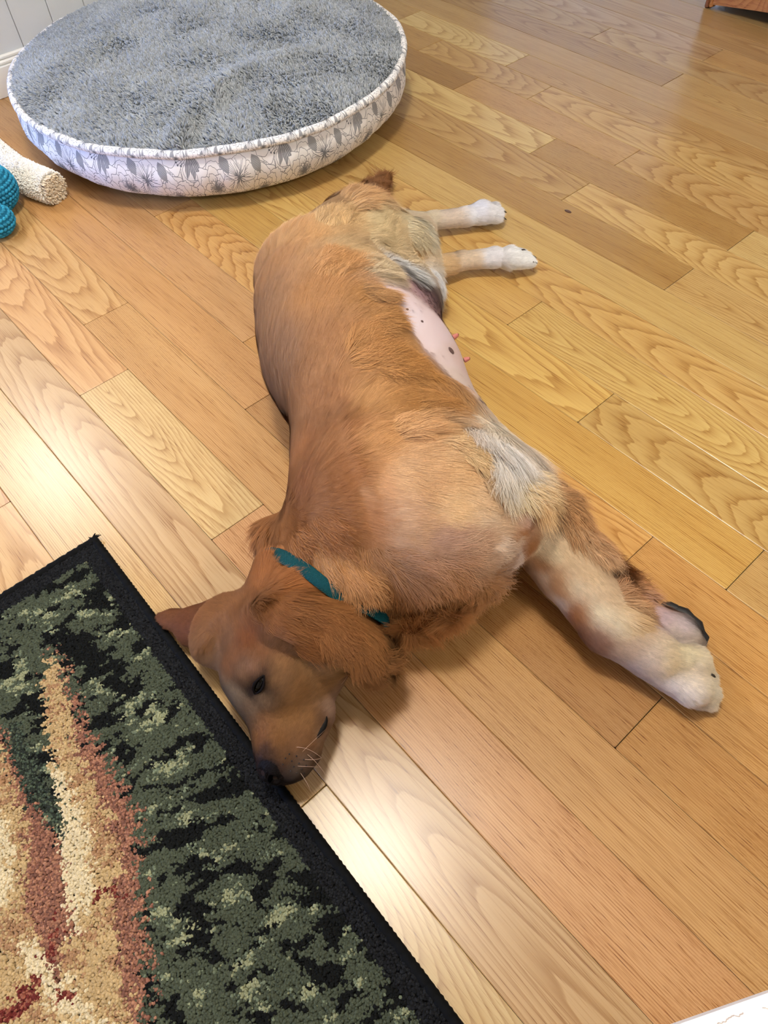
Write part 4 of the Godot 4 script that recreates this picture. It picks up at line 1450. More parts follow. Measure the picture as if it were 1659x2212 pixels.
	lock(Vector3(-0.2907, 0.0970, -0.0754), Vector3(-0.23, 0.79, -0.56), Color8(149, 115, 81), 8, 1)
	lock(Vector3(-0.2977, 0.1106, -0.0839), Vector3(-0.38, 0.64, -0.67), Color8(34, 26, 24), 3, 0.1)
	lock(Vector3(-0.2977, 0.1029, -0.0768), Vector3(-0.25, 0.85, -0.47), Color8(36, 27, 25), 4, 0.5)
	lock(Vector3(-0.2976, 0.0972, -0.0732), Vector3(-0.20, 0.87, -0.44), Color8(44, 33, 29), 5, 0.7)
	lock(Vector3(-0.2926, 0.1057, -0.0820), Vector3(-0.43, 0.69, -0.59), Color8(52, 38, 32), 5, 0.6)
	lock(Vector3(-0.2941, 0.1102, -0.0873), Vector3(-0.41, 0.60, -0.69), Color8(58, 42, 34), 4, 0.5)
	lock(Vector3(-0.3012, 0.1133, -0.0832), Vector3(-0.52, 0.56, -0.64), Color8(60, 44, 36), 4, 0.5)
	lock(Vector3(-0.2956, 0.1022, -0.0773), Vector3(-0.28, 0.83, -0.49), Color8(44, 34, 30), 6, 0.6)
	lock(Vector3(-0.2983, 0.1145, -0.0912), Vector3(-0.46, 0.36, -0.81), Color8(70, 48, 36), 5, 0.5)
	lock(Vector3(-0.3002, 0.1071, -0.0784), Vector3(-0.32, 0.85, -0.41), Color8(68, 48, 36), 5, 0.5)
	lock(Vector3(-0.2774, 0.0763, -0.0670), Vector3(-0.47, 0.64, -0.60), Color8(133, 90, 52), 6, 1)
	lock(Vector3(-0.2691, 0.0674, -0.0534), Vector3(-0.78, 0.15, -0.60), Color8(130, 84, 45), 5, 1)
	lock(Vector3(-0.2613, 0.0782, -0.0836), Vector3(-0.44, 0.38, -0.82), Color8(135, 94, 54), 8, 1)
	lock(Vector3(-0.2537, 0.0758, -0.0661), Vector3(-0.65, 0.08, -0.76), Color8(126, 84, 45), 6, 1)
	lock(Vector3(-0.2512, 0.0722, -0.0977), Vector3(-0.37, -0.15, -0.92), Color8(138, 97, 58), 9, 1)
	lock(Vector3(-0.2364, 0.0721, -0.0804), Vector3(-0.23, -0.20, -0.95), Color8(130, 90, 56), 8, 1)
	lock(Vector3(-0.2387, 0.0697, -0.0592), Vector3(-0.40, 0.45, -0.80), Color8(110, 75, 45), 6, 1)
	lock(Vector3(-0.2255, 0.0625, -0.0704), Vector3(0.13, -0.09, -0.99), Color8(118, 92, 72), 8, 1)
	lock(Vector3(-0.2243, 0.0580, -0.0574), Vector3(0.28, 0.05, -0.96), Color8(94, 77, 64), 8, 1)
	lock(Vector3(-0.2328, 0.0568, -0.0984), Vector3(-0.20, -0.63, -0.75), Color8(142, 108, 79), 9, 1)
	lock(Vector3(-0.2546, 0.0695, -0.0516), Vector3(-0.72, 0.35, -0.60), Color8(75, 50, 34), 4, 0.9)
	lock(Vector3(-0.2366, 0.0638, -0.0511), Vector3(-0.28, 0.66, -0.70), Color8(70, 50, 40), 4, 0.7)
	lock(Vector3(-0.2517, 0.0551, -0.0382), Vector3(-0.64, 0.51, -0.57), Color8(60, 42, 36), 4, 0.6)
	lock(Vector3(-0.2479, 0.0585, -0.1227), Vector3(-0.41, -0.52, -0.75), Color8(153, 119, 94), 9, 1)
	lock(Vector3(-0.2248, 0.0494, -0.0507), Vector3(0.42, 0.41, -0.81), Color8(70, 57, 50), 7, 1)
	lock(Vector3(-0.2444, 0.0654, -0.1088), Vector3(-0.39, -0.30, -0.87), Color8(111, 79, 54), 7, 0.9)
	lock(Vector3(-0.2402, 0.0585, -0.0416), Vector3(-0.59, 0.59, -0.55), Color8(38, 28, 26), 2, 0)
	lock(Vector3(-0.2521, 0.0598, -0.0423), Vector3(-0.53, 0.66, -0.53), Color8(48, 34, 30), 2, 0.1)
	lock(Vector3(-0.2303, 0.0512, -0.0439), Vector3(-0.30, 0.87, -0.39), Color8(28, 22, 22), 2, 0)
	lock(Vector3(-0.2385, 0.0437, -0.0346), Vector3(-0.12, 0.95, -0.28), Color8(34, 24, 24), 2, 0)
	lock(Vector3(-0.4006, 0.0959, -0.0979), Vector3(-0.71, -0.45, 0.54), Color8(135, 88, 50), 16, 1)
	lock(Vector3(-0.4128, 0.0835, -0.0822), Vector3(-0.58, -0.81, 0.04), Color8(132, 83, 46), 12, 1)
	lock(Vector3(-0.4460, 0.0421, -0.0735), Vector3(-0.68, -0.52, 0.51), Color8(118, 70, 40), 9, 1)
	lock(Vector3(-0.4710, 0.0293, -0.0605), Vector3(-0.71, -0.53, 0.47), Color8(118, 72, 42), 8, 1)
	lock(Vector3(-0.3872, 0.0866, -0.0720), Vector3(0.01, -0.75, 0.66), Color8(140, 95, 56), 16, 1)
	lock(Vector3(-0.3741, 0.0745, -0.0715), Vector3(-0.05, -0.93, 0.37), Color8(149, 108, 72), 16, 1)
	lock(Vector3(-0.2455, 0.1766, -0.3549), Vector3(0.48, -0.48, -0.73), Color8(218, 180, 140), 16, 1)
	lock(Vector3(-0.2368, 0.1688, -0.3806), Vector3(0.35, -0.79, -0.51), Color8(223, 185, 158), 14, 1)
	lock(Vector3(-0.2303, 0.1540, -0.3692), Vector3(0.15, -0.82, -0.55), Color8(178, 122, 76), 14, 1)
	lock(Vector3(-0.2244, 0.1203, -0.3830), Vector3(0.09, -0.88, -0.47), Color8(170, 114, 68), 14, 1)
	lock(Vector3(-0.2291, 0.1222, -0.3591), Vector3(0.11, -0.92, -0.38), Color8(230, 211, 192), 29.3, 1)
	lock(Vector3(-0.2125, 0.1041, -0.4024), Vector3(0.95, -0.32, -0.03), Color8(230, 205, 164), 13, 1)
	lock(Vector3(-0.2037, 0.0806, -0.3899), Vector3(0.96, -0.25, 0.13), Color8(223, 194, 169), 12, 1)
	lock(Vector3(-0.1736, 0.0890, -0.3981), Vector3(0.96, -0.28, -0.04), Color8(228, 205, 167), 12, 1)
	lock(Vector3(-0.1787, 0.0808, -0.3912), Vector3(0.91, -0.40, 0.05), Color8(188, 134, 88), 11, 1)
	lock(Vector3(-0.1533, 0.0687, -0.3869), Vector3(0.96, -0.26, 0.13), Color8(178, 118, 72), 10, 1)
	lock(Vector3(-0.1786, 0.0655, -0.3871), Vector3(0.87, -0.49, -0.01), Color8(230, 211, 194), 11, 1)
	lock(Vector3(-0.1372, 0.0835, -0.4008), Vector3(0.99, -0.10, -0.11), Color8(230, 209, 169), 13, 1)
	lock(Vector3(-0.1321, 0.0532, -0.3809), Vector3(0.98, 0.01, 0.17), Color8(160, 112, 80), 9, 1)
	lock(Vector3(-0.1171, 0.0630, -0.3823), Vector3(0.97, -0.17, -0.16), Color8(165, 122, 94), 9, 1)
	lock(Vector3(-0.1144, 0.0813, -0.4033), Vector3(0.92, -0.20, -0.33), Color8(226, 205, 167), 14, 1)
	lock(Vector3(-0.0944, 0.0614, -0.3924), Vector3(0.89, -0.27, -0.36), Color8(208, 177, 145), 10, 1)
	lock(Vector3(-0.0660, 0.0564, -0.4035), Vector3(0.95, -0.13, -0.30), Color8(222, 196, 165), 11, 1)
	lock(Vector3(-0.0775, 0.0400, -0.3941), Vector3(0.96, -0.14, -0.22), Color8(222, 200, 178), 11, 1)
	lock(Vector3(-0.0529, 0.0601, -0.4154), Vector3(0.74, -0.36, -0.57), Color8(226, 200, 155), 11, 1)
	lock(Vector3(-0.0463, 0.0571, -0.4399), Vector3(0.80, -0.22, -0.56), Color8(237, 217, 172), 11, 1)
	lock(Vector3(-0.0390, 0.0395, -0.4058), Vector3(0.96, -0.12, -0.26), Color8(235, 217, 195), 11, 1)
	lock(Vector3(-0.0138, 0.0432, -0.4163), Vector3(0.81, -0.45, -0.38), Color8(241, 223, 196), 11, 1)
	lock(Vector3(-0.0100, 0.0427, -0.4355), Vector3(0.36, -0.71, -0.60), Color8(243, 226, 190), 11, 1)
	lock(Vector3(-0.0277, 0.0517, -0.4484), Vector3(0.41, -0.61, -0.68), Color8(241, 221, 181), 11, 1)
	lock(Vector3(-0.0283, 0.0481, -0.4348), Vector3(0.71, -0.31, -0.63), Color8(232, 208, 173), 10, 1)
	lock(Vector3(-0.2330, 0.1233, -0.4431), Vector3(0.71, -0.55, -0.44), Color8(186, 136, 88), 50, 1)
	lock(Vector3(-0.2012, 0.1049, -0.4471), Vector3(0.51, -0.66, -0.56), Color8(186, 138, 94), 52, 1)
	lock(Vector3(-0.1765, 0.0542, -0.4712), Vector3(0.96, 0.00, -0.27), Color8(180, 130, 86), 50, 1)
	lock(Vector3(-0.1416, 0.0523, -0.4621), Vector3(0.69, -0.43, -0.58), Color8(176, 126, 84), 44, 1)
	lock(Vector3(-0.1213, 0.0729, -0.4389), Vector3(0.09, -0.79, -0.60), Color8(170, 116, 74), 36, 1)
	lock(Vector3(-0.2504, 0.1754, -0.4017), Vector3(0.67, -0.64, -0.37), Color8(213, 172, 118), 48, 1)
	lock(Vector3(-0.1112, 0.0818, -0.4144), Vector3(0.82, -0.32, -0.48), Color8(203, 162, 112), 30, 1)
	lock(Vector3(-0.1029, 0.0491, -0.4568), Vector3(0.87, 0.15, -0.47), Color8(213, 178, 169), 10, 0.5)
	lock(Vector3(-0.0875, 0.0499, -0.4603), Vector3(0.85, -0.12, -0.52), Color8(213, 185, 180), 8, 0.45)
	lock(Vector3(-0.0693, 0.0483, -0.4689), Vector3(0.96, 0.04, -0.29), Color8(213, 192, 186), 8, 0.7)
	lock(Vector3(-0.0549, 0.0445, -0.4671), Vector3(0.64, -0.53, -0.56), Color8(208, 188, 165), 10, 1)
	lock(Vector3(-0.0715, 0.0444, -0.4572), Vector3(0.90, -0.16, -0.40), Color8(220, 198, 176), 9, 0.9)
	lock(Vector3(-0.0611, 0.0448, -0.4845), Vector3(0.99, 0.00, -0.13), Color8(40, 34, 32), 8, 0.6)
	lock(Vector3(-0.4393, 0.0728, -0.1880), Vector3(0.95, 0.00, -0.31), Color8(150, 96, 52), 8, 0.02)
	lock(Vector3(-0.4043, 0.1166, -0.1792), Vector3(0.83, 0.56, -0.01), Color8(150, 96, 52), 8, 0.02)
	lock(Vector3(-0.3898, 0.1259, -0.1794), Vector3(0.94, 0.28, -0.18), Color8(150, 96, 52), 8, 0.02)
	lock(Vector3(-0.3793, 0.1291, -0.1811), Vector3(0.96, 0.11, -0.26), Color8(150, 96, 52), 8, 0.02)
	lock(Vector3(-0.3695, 0.1300, -0.1834), Vector3(0.95, -0.00, -0.31), Color8(150, 96, 52), 8, 0.02)
	lock(Vector3(-0.3603, 0.1299, -0.1860), Vector3(0.94, -0.05, -0.33), Color8(150, 96, 52), 8, 0.02)
	lock(Vector3(-0.3510, 0.1290, -0.1895), Vector3(0.95, 0.00, -0.31), Color8(150, 96, 52), 9, 0.04)
	lock(Vector3(-0.3416, 0.1291, -0.1923), Vector3(0.96, 0.08, -0.28), Color8(150, 96, 52), 9, 0.06)
	lock(Vector3(-0.3304, 0.1295, -0.1944), Vector3(0.94, -0.03, -0.33), Color8(150, 96, 52), 14, 0.3)
	lock(Vector3(-0.3211, 0.1282, -0.1969), Vector3(0.89, -0.22, -0.40), Color8(150, 96, 52), 14, 0.3)
	lock(Vector3(-0.2955, 0.0902, -0.2169), Vector3(0.64, -0.75, -0.16), Color8(110, 70, 39), 14, 0.25)
	lock(Vector3(-0.2920, 0.0754, -0.2233), Vector3(0.51, -0.84, -0.20), Color8(110, 70, 39), 12, 0.2)
	lock(Vector3(-0.2291, 0.1270, -0.4164), Vector3(0.52, -0.74, -0.43), Color8(214, 180, 138), 15, 1)
	lock(Vector3(-0.2014, 0.1091, -0.4199), Vector3(0.93, -0.35, -0.13), Color8(216, 184, 142), 15, 1)
	lock(Vector3(-0.1709, 0.0982, -0.4166), Vector3(0.93, -0.36, -0.09), Color8(216, 184, 142), 15, 1)
	lock(Vector3(-0.1391, 0.0878, -0.4133), Vector3(0.97, -0.24, -0.10), Color8(216, 184, 144), 16, 1)
	lock(Vector3(-0.2374, 0.1657, -0.3959), Vector3(0.25, -0.78, -0.57), Color8(214, 178, 136), 15, 1)
	lock(Vector3(-0.2119, 0.0912, -0.3932), Vector3(0.95, -0.32, 0.02), Color8(178, 124, 78), 13, 1)
	lock(Vector3(-0.1935, 0.0840, -0.3910), Vector3(0.95, -0.30, 0.07), Color8(182, 130, 84), 12, 1)
	lock(Vector3(-0.7965, 0.1789, -0.5760), Vector3(0.71, 0.47, -0.53), Color8(208, 165, 112), 26, 1)
	lock(Vector3(-0.7783, 0.1888, -0.5812), Vector3(0.43, 0.25, -0.87), Color8(208, 165, 112), 26, 1)
	lock(Vector3(-0.8176, 0.1631, -0.5690), Vector3(-0.11, 0.00, -0.99), Color8(205, 160, 108), 26, 1)
	lock(Vector3(-0.5825, 0.1630, -0.5584), Vector3(0.79, 0.31, 0.54), Color8(118, 90, 88), 10, 0.12)
	lock(Vector3(-0.5912, 0.1362, -0.5859), Vector3(0.88, 0.02, 0.47), Color8(108, 84, 84), 11, 0.2)
	lock(Vector3(-0.5828, 0.1193, -0.5942), Vector3(0.85, -0.12, 0.51), Color8(104, 80, 78), 11, 0.2)
	lock(Vector3(-0.1289, 0.0410, -0.4767), Vector3(0.90, 0.00, -0.44), Color8(176, 126, 82), 34, 1)
	lock(Vector3(-0.1505, 0.0458, -0.4795), Vector3(0.95, 0.00, -0.30), Color8(178, 128, 84), 40, 1)
	lock(Vector3(-0.1123, 0.0406, -0.4774), Vector3(0.89, 0.00, -0.45), Color8(186, 140, 110), 18, 0.9)

func skeleton() -> void:
	group("torso", 0.06, 0.02)
	chain([Vector4(-0.4154, 0.1000, -0.2670, 0.0523), Vector4(-0.4593, 0.1050, -0.3221, 0.0570), Vector4(-0.5108, 0.1080, -0.3911, 0.0730), Vector4(-0.5970, 0.1080, -0.4276, 0.0896), Vector4(-0.6961, 0.1050, -0.4844, 0.0939), Vector4(-0.7494, 0.1000, -0.5110, 0.0856), Vector4(-0.8163, 0.0900, -0.6336, 0.0598)])
	chain([Vector4(-0.3305, 0.0900, -0.3269, 0.0671), Vector4(-0.3594, 0.1050, -0.3658, 0.0885), Vector4(-0.4172, 0.1000, -0.4079, 0.0908), Vector4(-0.5005, 0.0980, -0.4588, 0.0776), Vector4(-0.5829, 0.0880, -0.5127, 0.0706), Vector4(-0.6528, 0.0750, -0.5848, 0.0646)])
	chain([Vector4(-0.4425, 0.1250, -0.3642, 0.0692), Vector4(-0.5429, 0.1250, -0.4300, 0.0979), Vector4(-0.6189, 0.1200, -0.4599, 0.0914)])
	group("shoulder", 0.045, 0.035)
	chain([Vector4(-0.3867, 0.1400, -0.2755, 0.0530), Vector4(-0.3777, 0.1500, -0.2969, 0.0697), Vector4(-0.3306, 0.1500, -0.3210, 0.0678)])
	chain([Vector4(-0.3458, 0.1200, -0.2798, 0.0512), Vector4(-0.3117, 0.1300, -0.3100, 0.0657)])
	group("thigh", 0.04, 0.03)
	chain([Vector4(-0.7276, 0.1300, -0.5354, 0.0661), Vector4(-0.7489, 0.1250, -0.5971, 0.0690), Vector4(-0.7316, 0.0900, -0.6695, 0.0498)])
	chain([Vector4(-0.8293, 0.0900, -0.6562, 0.0470), Vector4(-0.8139, 0.0750, -0.7048, 0.0326), Vector4(-0.8083, 0.0450, -0.7629, 0.0190)])
	chain([Vector4(-0.7514, 0.0600, -0.6974, 0.0373), Vector4(-0.7795, 0.0600, -0.7464, 0.0268)])
	group("hind_leg_a", 0.02, 0.02)
	chain([Vector4(-0.8311, 0.0450, -0.7571, 0.0253), Vector4(-0.8286, 0.0280, -0.8208, 0.0145), Vector4(-0.7975, 0.0240, -0.8774, 0.0157), Vector4(-0.7830, 0.0260, -0.9058, 0.0191), Vector4(-0.7661, 0.0220, -0.9217, 0.0129)])
	group("toes_a", 0.004, 0.006)
	chain([Vector4(-0.7848, 0.0300, -0.9072, 0.0098), Vector4(-0.7835, 0.0240, -0.9387, 0.0080)])
	chain([Vector4(-0.7769, 0.0300, -0.9049, 0.0129), Vector4(-0.7684, 0.0230, -0.9336, 0.0080)])
	chain([Vector4(-0.7746, 0.0260, -0.9041, 0.0122), Vector4(-0.7710, 0.0180, -0.9382, 0.0082)])
	chain([Vector4(-0.7890, 0.0180, -0.9117, 0.0124), Vector4(-0.7706, 0.0150, -0.9310, 0.0097)])
	group("hind_leg_b", 0.02, 0.02)
	chain([Vector4(-0.7074, 0.0500, -0.6645, 0.0517), Vector4(-0.7271, 0.0320, -0.7223, 0.0213), Vector4(-0.7118, 0.0250, -0.7806, 0.0147), Vector4(-0.6794, 0.0260, -0.8244, 0.0156), Vector4(-0.6627, 0.0270, -0.8412, 0.0138), Vector4(-0.6459, 0.0220, -0.8577, 0.0138)])
	group("toes_b", 0.004, 0.006)
	chain([Vector4(-0.6688, 0.0300, -0.8507, 0.0093), Vector4(-0.6575, 0.0240, -0.8691, 0.0080)])
	chain([Vector4(-0.6584, 0.0330, -0.8424, 0.0132), Vector4(-0.6444, 0.0260, -0.8656, 0.0081)])
	chain([Vector4(-0.6532, 0.0300, -0.8394, 0.0153), Vector4(-0.6334, 0.0210, -0.8634, 0.0088)])
	chain([Vector4(-0.6595, 0.0200, -0.8388, 0.0119), Vector4(-0.6404, 0.0150, -0.8666, 0.0091)])
	group("fore_leg", 0.03, 0.03)
	chain([Vector4(-0.3200, 0.1400, -0.3314, 0.0699), Vector4(-0.2855, 0.1100, -0.3835, 0.0546), Vector4(-0.2511, 0.0880, -0.4308, 0.0325), Vector4(-0.1866, 0.0660, -0.4238, 0.0341), Vector4(-0.1212, 0.0500, -0.4130, 0.0316), Vector4(-0.0709, 0.0380, -0.4245, 0.0262), Vector4(-0.0484, 0.0340, -0.4272, 0.0173)])
	group("upper_arm", 0.05, 0.04)
	chain([Vector4(-0.3125, 0.1400, -0.3448, 0.0623), Vector4(-0.2884, 0.1150, -0.3918, 0.0491), Vector4(-0.2507, 0.0880, -0.4257, 0.0206), Vector4(-0.2111, 0.0680, -0.4286, 0.0162)])
	chain([Vector4(-0.3155, 0.1050, -0.4156, 0.0494), Vector4(-0.2864, 0.0800, -0.4457, 0.0344), Vector4(-0.2466, 0.0650, -0.4514, 0.0211)])
	group("toes_fore", 0.003, 0.006)
	chain([Vector4(-0.0564, 0.0340, -0.4139, 0.0137), Vector4(-0.0223, 0.0300, -0.4275, 0.0176), Vector4(-0.0060, 0.0200, -0.4406, 0.0116)])
	chain([Vector4(-0.0610, 0.0420, -0.4231, 0.0200), Vector4(-0.0372, 0.0360, -0.4484, 0.0167), Vector4(-0.0160, 0.0260, -0.4522, 0.0087)])
	chain([Vector4(-0.0505, 0.0240, -0.4142, 0.0095), Vector4(-0.0110, 0.0180, -0.4273, 0.0080), Vector4(-0.0001, 0.0150, -0.4348, 0.0080)])
	group("fore_leg_under", 0.02, 0.02)
	chain([Vector4(-0.3824, 0.0620, -0.4448, 0.0480), Vector4(-0.3257, 0.0500, -0.4632, 0.0386), Vector4(-0.2579, 0.0400, -0.4525, 0.0300), Vector4(-0.1726, 0.0300, -0.4540, 0.0260), Vector4(-0.1207, 0.0280, -0.4583, 0.0201), Vector4(-0.0907, 0.0300, -0.4619, 0.0147)])
	group("toes_under", 0.006, 0.006)
	chain([Vector4(-0.0933, 0.0340, -0.4620, 0.0157), Vector4(-0.0644, 0.0300, -0.4737, 0.0168), Vector4(-0.0485, 0.0220, -0.4818, 0.0083)])
	chain([Vector4(-0.0950, 0.0260, -0.4748, 0.0112), Vector4(-0.0718, 0.0220, -0.4849, 0.0117), Vector4(-0.0578, 0.0180, -0.4913, 0.0081)])
	group("neck", 0.04, 0.03)
	chain([Vector4(-0.3730, 0.1100, -0.2706, 0.0681), Vector4(-0.3802, 0.0900, -0.2140, 0.0365), Vector4(-0.3714, 0.0800, -0.1854, 0.0552)])
	chain([Vector4(-0.3296, 0.0800, -0.2919, 0.0611), Vector4(-0.3230, 0.0650, -0.2262, 0.0129), Vector4(-0.3185, 0.0600, -0.2073, 0.0564)])
	group("ruff", 0.025, 0.02)
	chain([Vector4(-0.4525, 0.0750, -0.2176, 0.0121), Vector4(-0.4442, 0.0800, -0.2102, 0.0218), Vector4(-0.3879, 0.1000, -0.2247, 0.0359), Vector4(-0.3333, 0.1100, -0.2277, 0.0349), Vector4(-0.3081, 0.0900, -0.2529, 0.0148)])
	chain([Vector4(-0.4542, 0.0500, -0.2330, 0.0243), Vector4(-0.4502, 0.0500, -0.2363, 0.0447)])
	chain([Vector4(-0.2858, 0.0650, -0.2640, 0.0288), Vector4(-0.2785, 0.0800, -0.2994, 0.0409), Vector4(-0.2733, 0.0800, -0.3364, 0.0386)])
	group("skull", 0.025, 0.02)
	chain([Vector4(-0.3525, 0.0720, -0.1720, 0.0434), Vector4(-0.3395, 0.0700, -0.1317, 0.0540), Vector4(-0.3211, 0.0650, -0.1079, 0.0454)])
	chain([Vector4(-0.3853, 0.0500, -0.1034, 0.0477), Vector4(-0.3548, 0.0450, -0.0974, 0.0238)])
	chain([Vector4(-0.2989, 0.0550, -0.1689, 0.0443), Vector4(-0.2933, 0.0500, -0.1548, 0.0207)])
	group("muzzle", 0.02, 0.02)
	chain([Vector4(-0.3190, 0.0660, -0.1036, 0.0456), Vector4(-0.2824, 0.0560, -0.0892, 0.0265), Vector4(-0.2537, 0.0480, -0.0660, 0.0252), Vector4(-0.2450, 0.0450, -0.0492, 0.0155)])
	chain([Vector4(-0.2886, 0.0450, -0.1285, 0.0282), Vector4(-0.2662, 0.0400, -0.0990, 0.0256), Vector4(-0.2490, 0.0360, -0.0767, 0.0211), Vector4(-0.2456, 0.0340, -0.0656, 0.0080)])
	chain([Vector4(-0.3066, 0.0420, -0.0807, 0.0215), Vector4(-0.2672, 0.0400, -0.0584, 0.0080)])
	group("tail", 0.02, 0.02)
	chain([Vector4(-0.9131, 0.0500, -0.7317, 0.0240), Vector4(-0.9623, 0.0280, -0.8023, 0.0180), Vector4(-0.9885, 0.0200, -0.8525, 0.0100)])
	group("near_ear", 0.014, 0.006)
	chain([Vector4(-0.3466, 0.1221, -0.1398, 0.0170), Vector4(-0.3211, 0.1273, -0.1406, 0.0220), Vector4(-0.3063, 0.1195, -0.1365, 0.0160)], 1.5)
	chain([Vector4(-0.3271, 0.1264, -0.1537, 0.0200), Vector4(-0.3004, 0.1156, -0.1606, 0.0240), Vector4(-0.2843, 0.1041, -0.1579, 0.0160)], 1.5)
	chain([Vector4(-0.3059, 0.1185, -0.1713, 0.0200), Vector4(-0.2773, 0.1027, -0.1761, 0.0240), Vector4(-0.2577, 0.0811, -0.1823, 0.0180), Vector4(-0.2561, 0.0582, -0.1954, 0.0100)], 1.5)
	chain([Vector4(-0.3482, 0.1189, -0.1252, 0.0150), Vector4(-0.3241, 0.1214, -0.1217, 0.0120)], 1.5)
	group("far_ear", 0.02, 0.012)
	chain([Vector4(-0.4193, 0.0400, -0.1083, 0.0260), Vector4(-0.4424, 0.0260, -0.0852, 0.0200), Vector4(-0.4711, 0.0180, -0.0663, 0.0110), Vector4(-0.4829, 0.0160, -0.0585, 0.0070)], 1.6)
	chain([Vector4(-0.4172, 0.0320, -0.0952, 0.0220), Vector4(-0.4362, 0.0200, -0.0731, 0.0100)], 1.6)
	group("brow", 0.012, 0.014)
	chain([Vector4(-0.3177, 0.1052, -0.0844, 0.0090), Vector4(-0.3115, 0.1058, -0.0879, 0.0100), Vector4(-0.3093, 0.1058, -0.0975, 0.0090)])
	chain([Vector4(-0.2974, 0.0956, -0.1026, 0.0120), Vector4(-0.2901, 0.0858, -0.0895, 0.0100)])
	group("cheek", 0.02, 0.02)
	chain([Vector4(-0.2910, 0.0872, -0.1019, 0.0180), Vector4(-0.2930, 0.0729, -0.1305, 0.0220), Vector4(-0.2818, 0.0878, -0.1479, 0.0200)])
	group("lip", 0.012, 0.012)
	chain([Vector4(-0.2477, 0.0585, -0.0812, 0.0130), Vector4(-0.2510, 0.0520, -0.1016, 0.0130), Vector4(-0.2559, 0.0486, -0.1158, 0.0130)])
	chain([Vector4(-0.2361, 0.0485, -0.0649, 0.0150), Vector4(-0.2381, 0.0511, -0.0783, 0.0150)])
	group("elbow", 0.02, 0.02)
	chain([Vector4(-0.2595, 0.1523, -0.3910, 0.0240), Vector4(-0.2558, 0.1535, -0.3762, 0.0220)])

# a lock of several tapered hairs along +y, arching over +z; x is in metres
func hair_mesh(s: int, hairs: int, wide: float, spread: float, wave: float, seg: int) -> ArrayMesh:
	var r := RandomNumberGenerator.new()
	r.seed = s
	var st := SurfaceTool.new()
	st.begin(Mesh.PRIMITIVE_TRIANGLES)
	for h in hairs:
		var x0 := r.randf_range(-spread, spread)
		var x1 := x0 * 0.6 + r.randf_range(-spread, spread) * 0.35
		var len := r.randf_range(0.72, 1.08)
		var y0 := r.randf_range(-0.12, 0.12)
		var hgt := r.randf_range(0.09, 0.20)
		var ph := r.randf_range(0, TAU_F)
		var tone := r.randf_range(0.80, 1.16)
		var left: Array[Vector3] = []
		var right: Array[Vector3] = []
		var shade: Array[float] = []
		for i in seg + 1:
			var t := float(i) / seg
			var x := lerpf(x0, x1, t) + wave * sin(ph + t * 4.5) * t
			var z := hgt * sin(minf(1.0, t * 1.25) * PI * 0.72) + 0.02 - 0.05 * t * t
			var w := wide * 0.5 * (1.0 - 0.82 * t * t)
			left.append(Vector3(x - w, y0 + t * len, z))
			right.append(Vector3(x + w, y0 + t * len, z))
			shade.append(tone * (0.82 + 0.22 * t))
		for i in seg:
			var quadp := [left[i], right[i + 1], right[i], left[i], left[i + 1], right[i + 1]]
			var tt := [i, i + 1, i, i, i + 1, i + 1]
			for k in 6:
				var sgn := -0.45 if k == 0 or k == 3 or k == 4 else 0.45
				st.set_normal(Vector3(sgn, -0.1 + 0.25 * float(tt[k]) / seg, 0.9).normalized())
				st.set_color(Color(1, 1, 1) * shade[tt[k]])
				st.add_vertex(quadp[k])
	return st.commit()

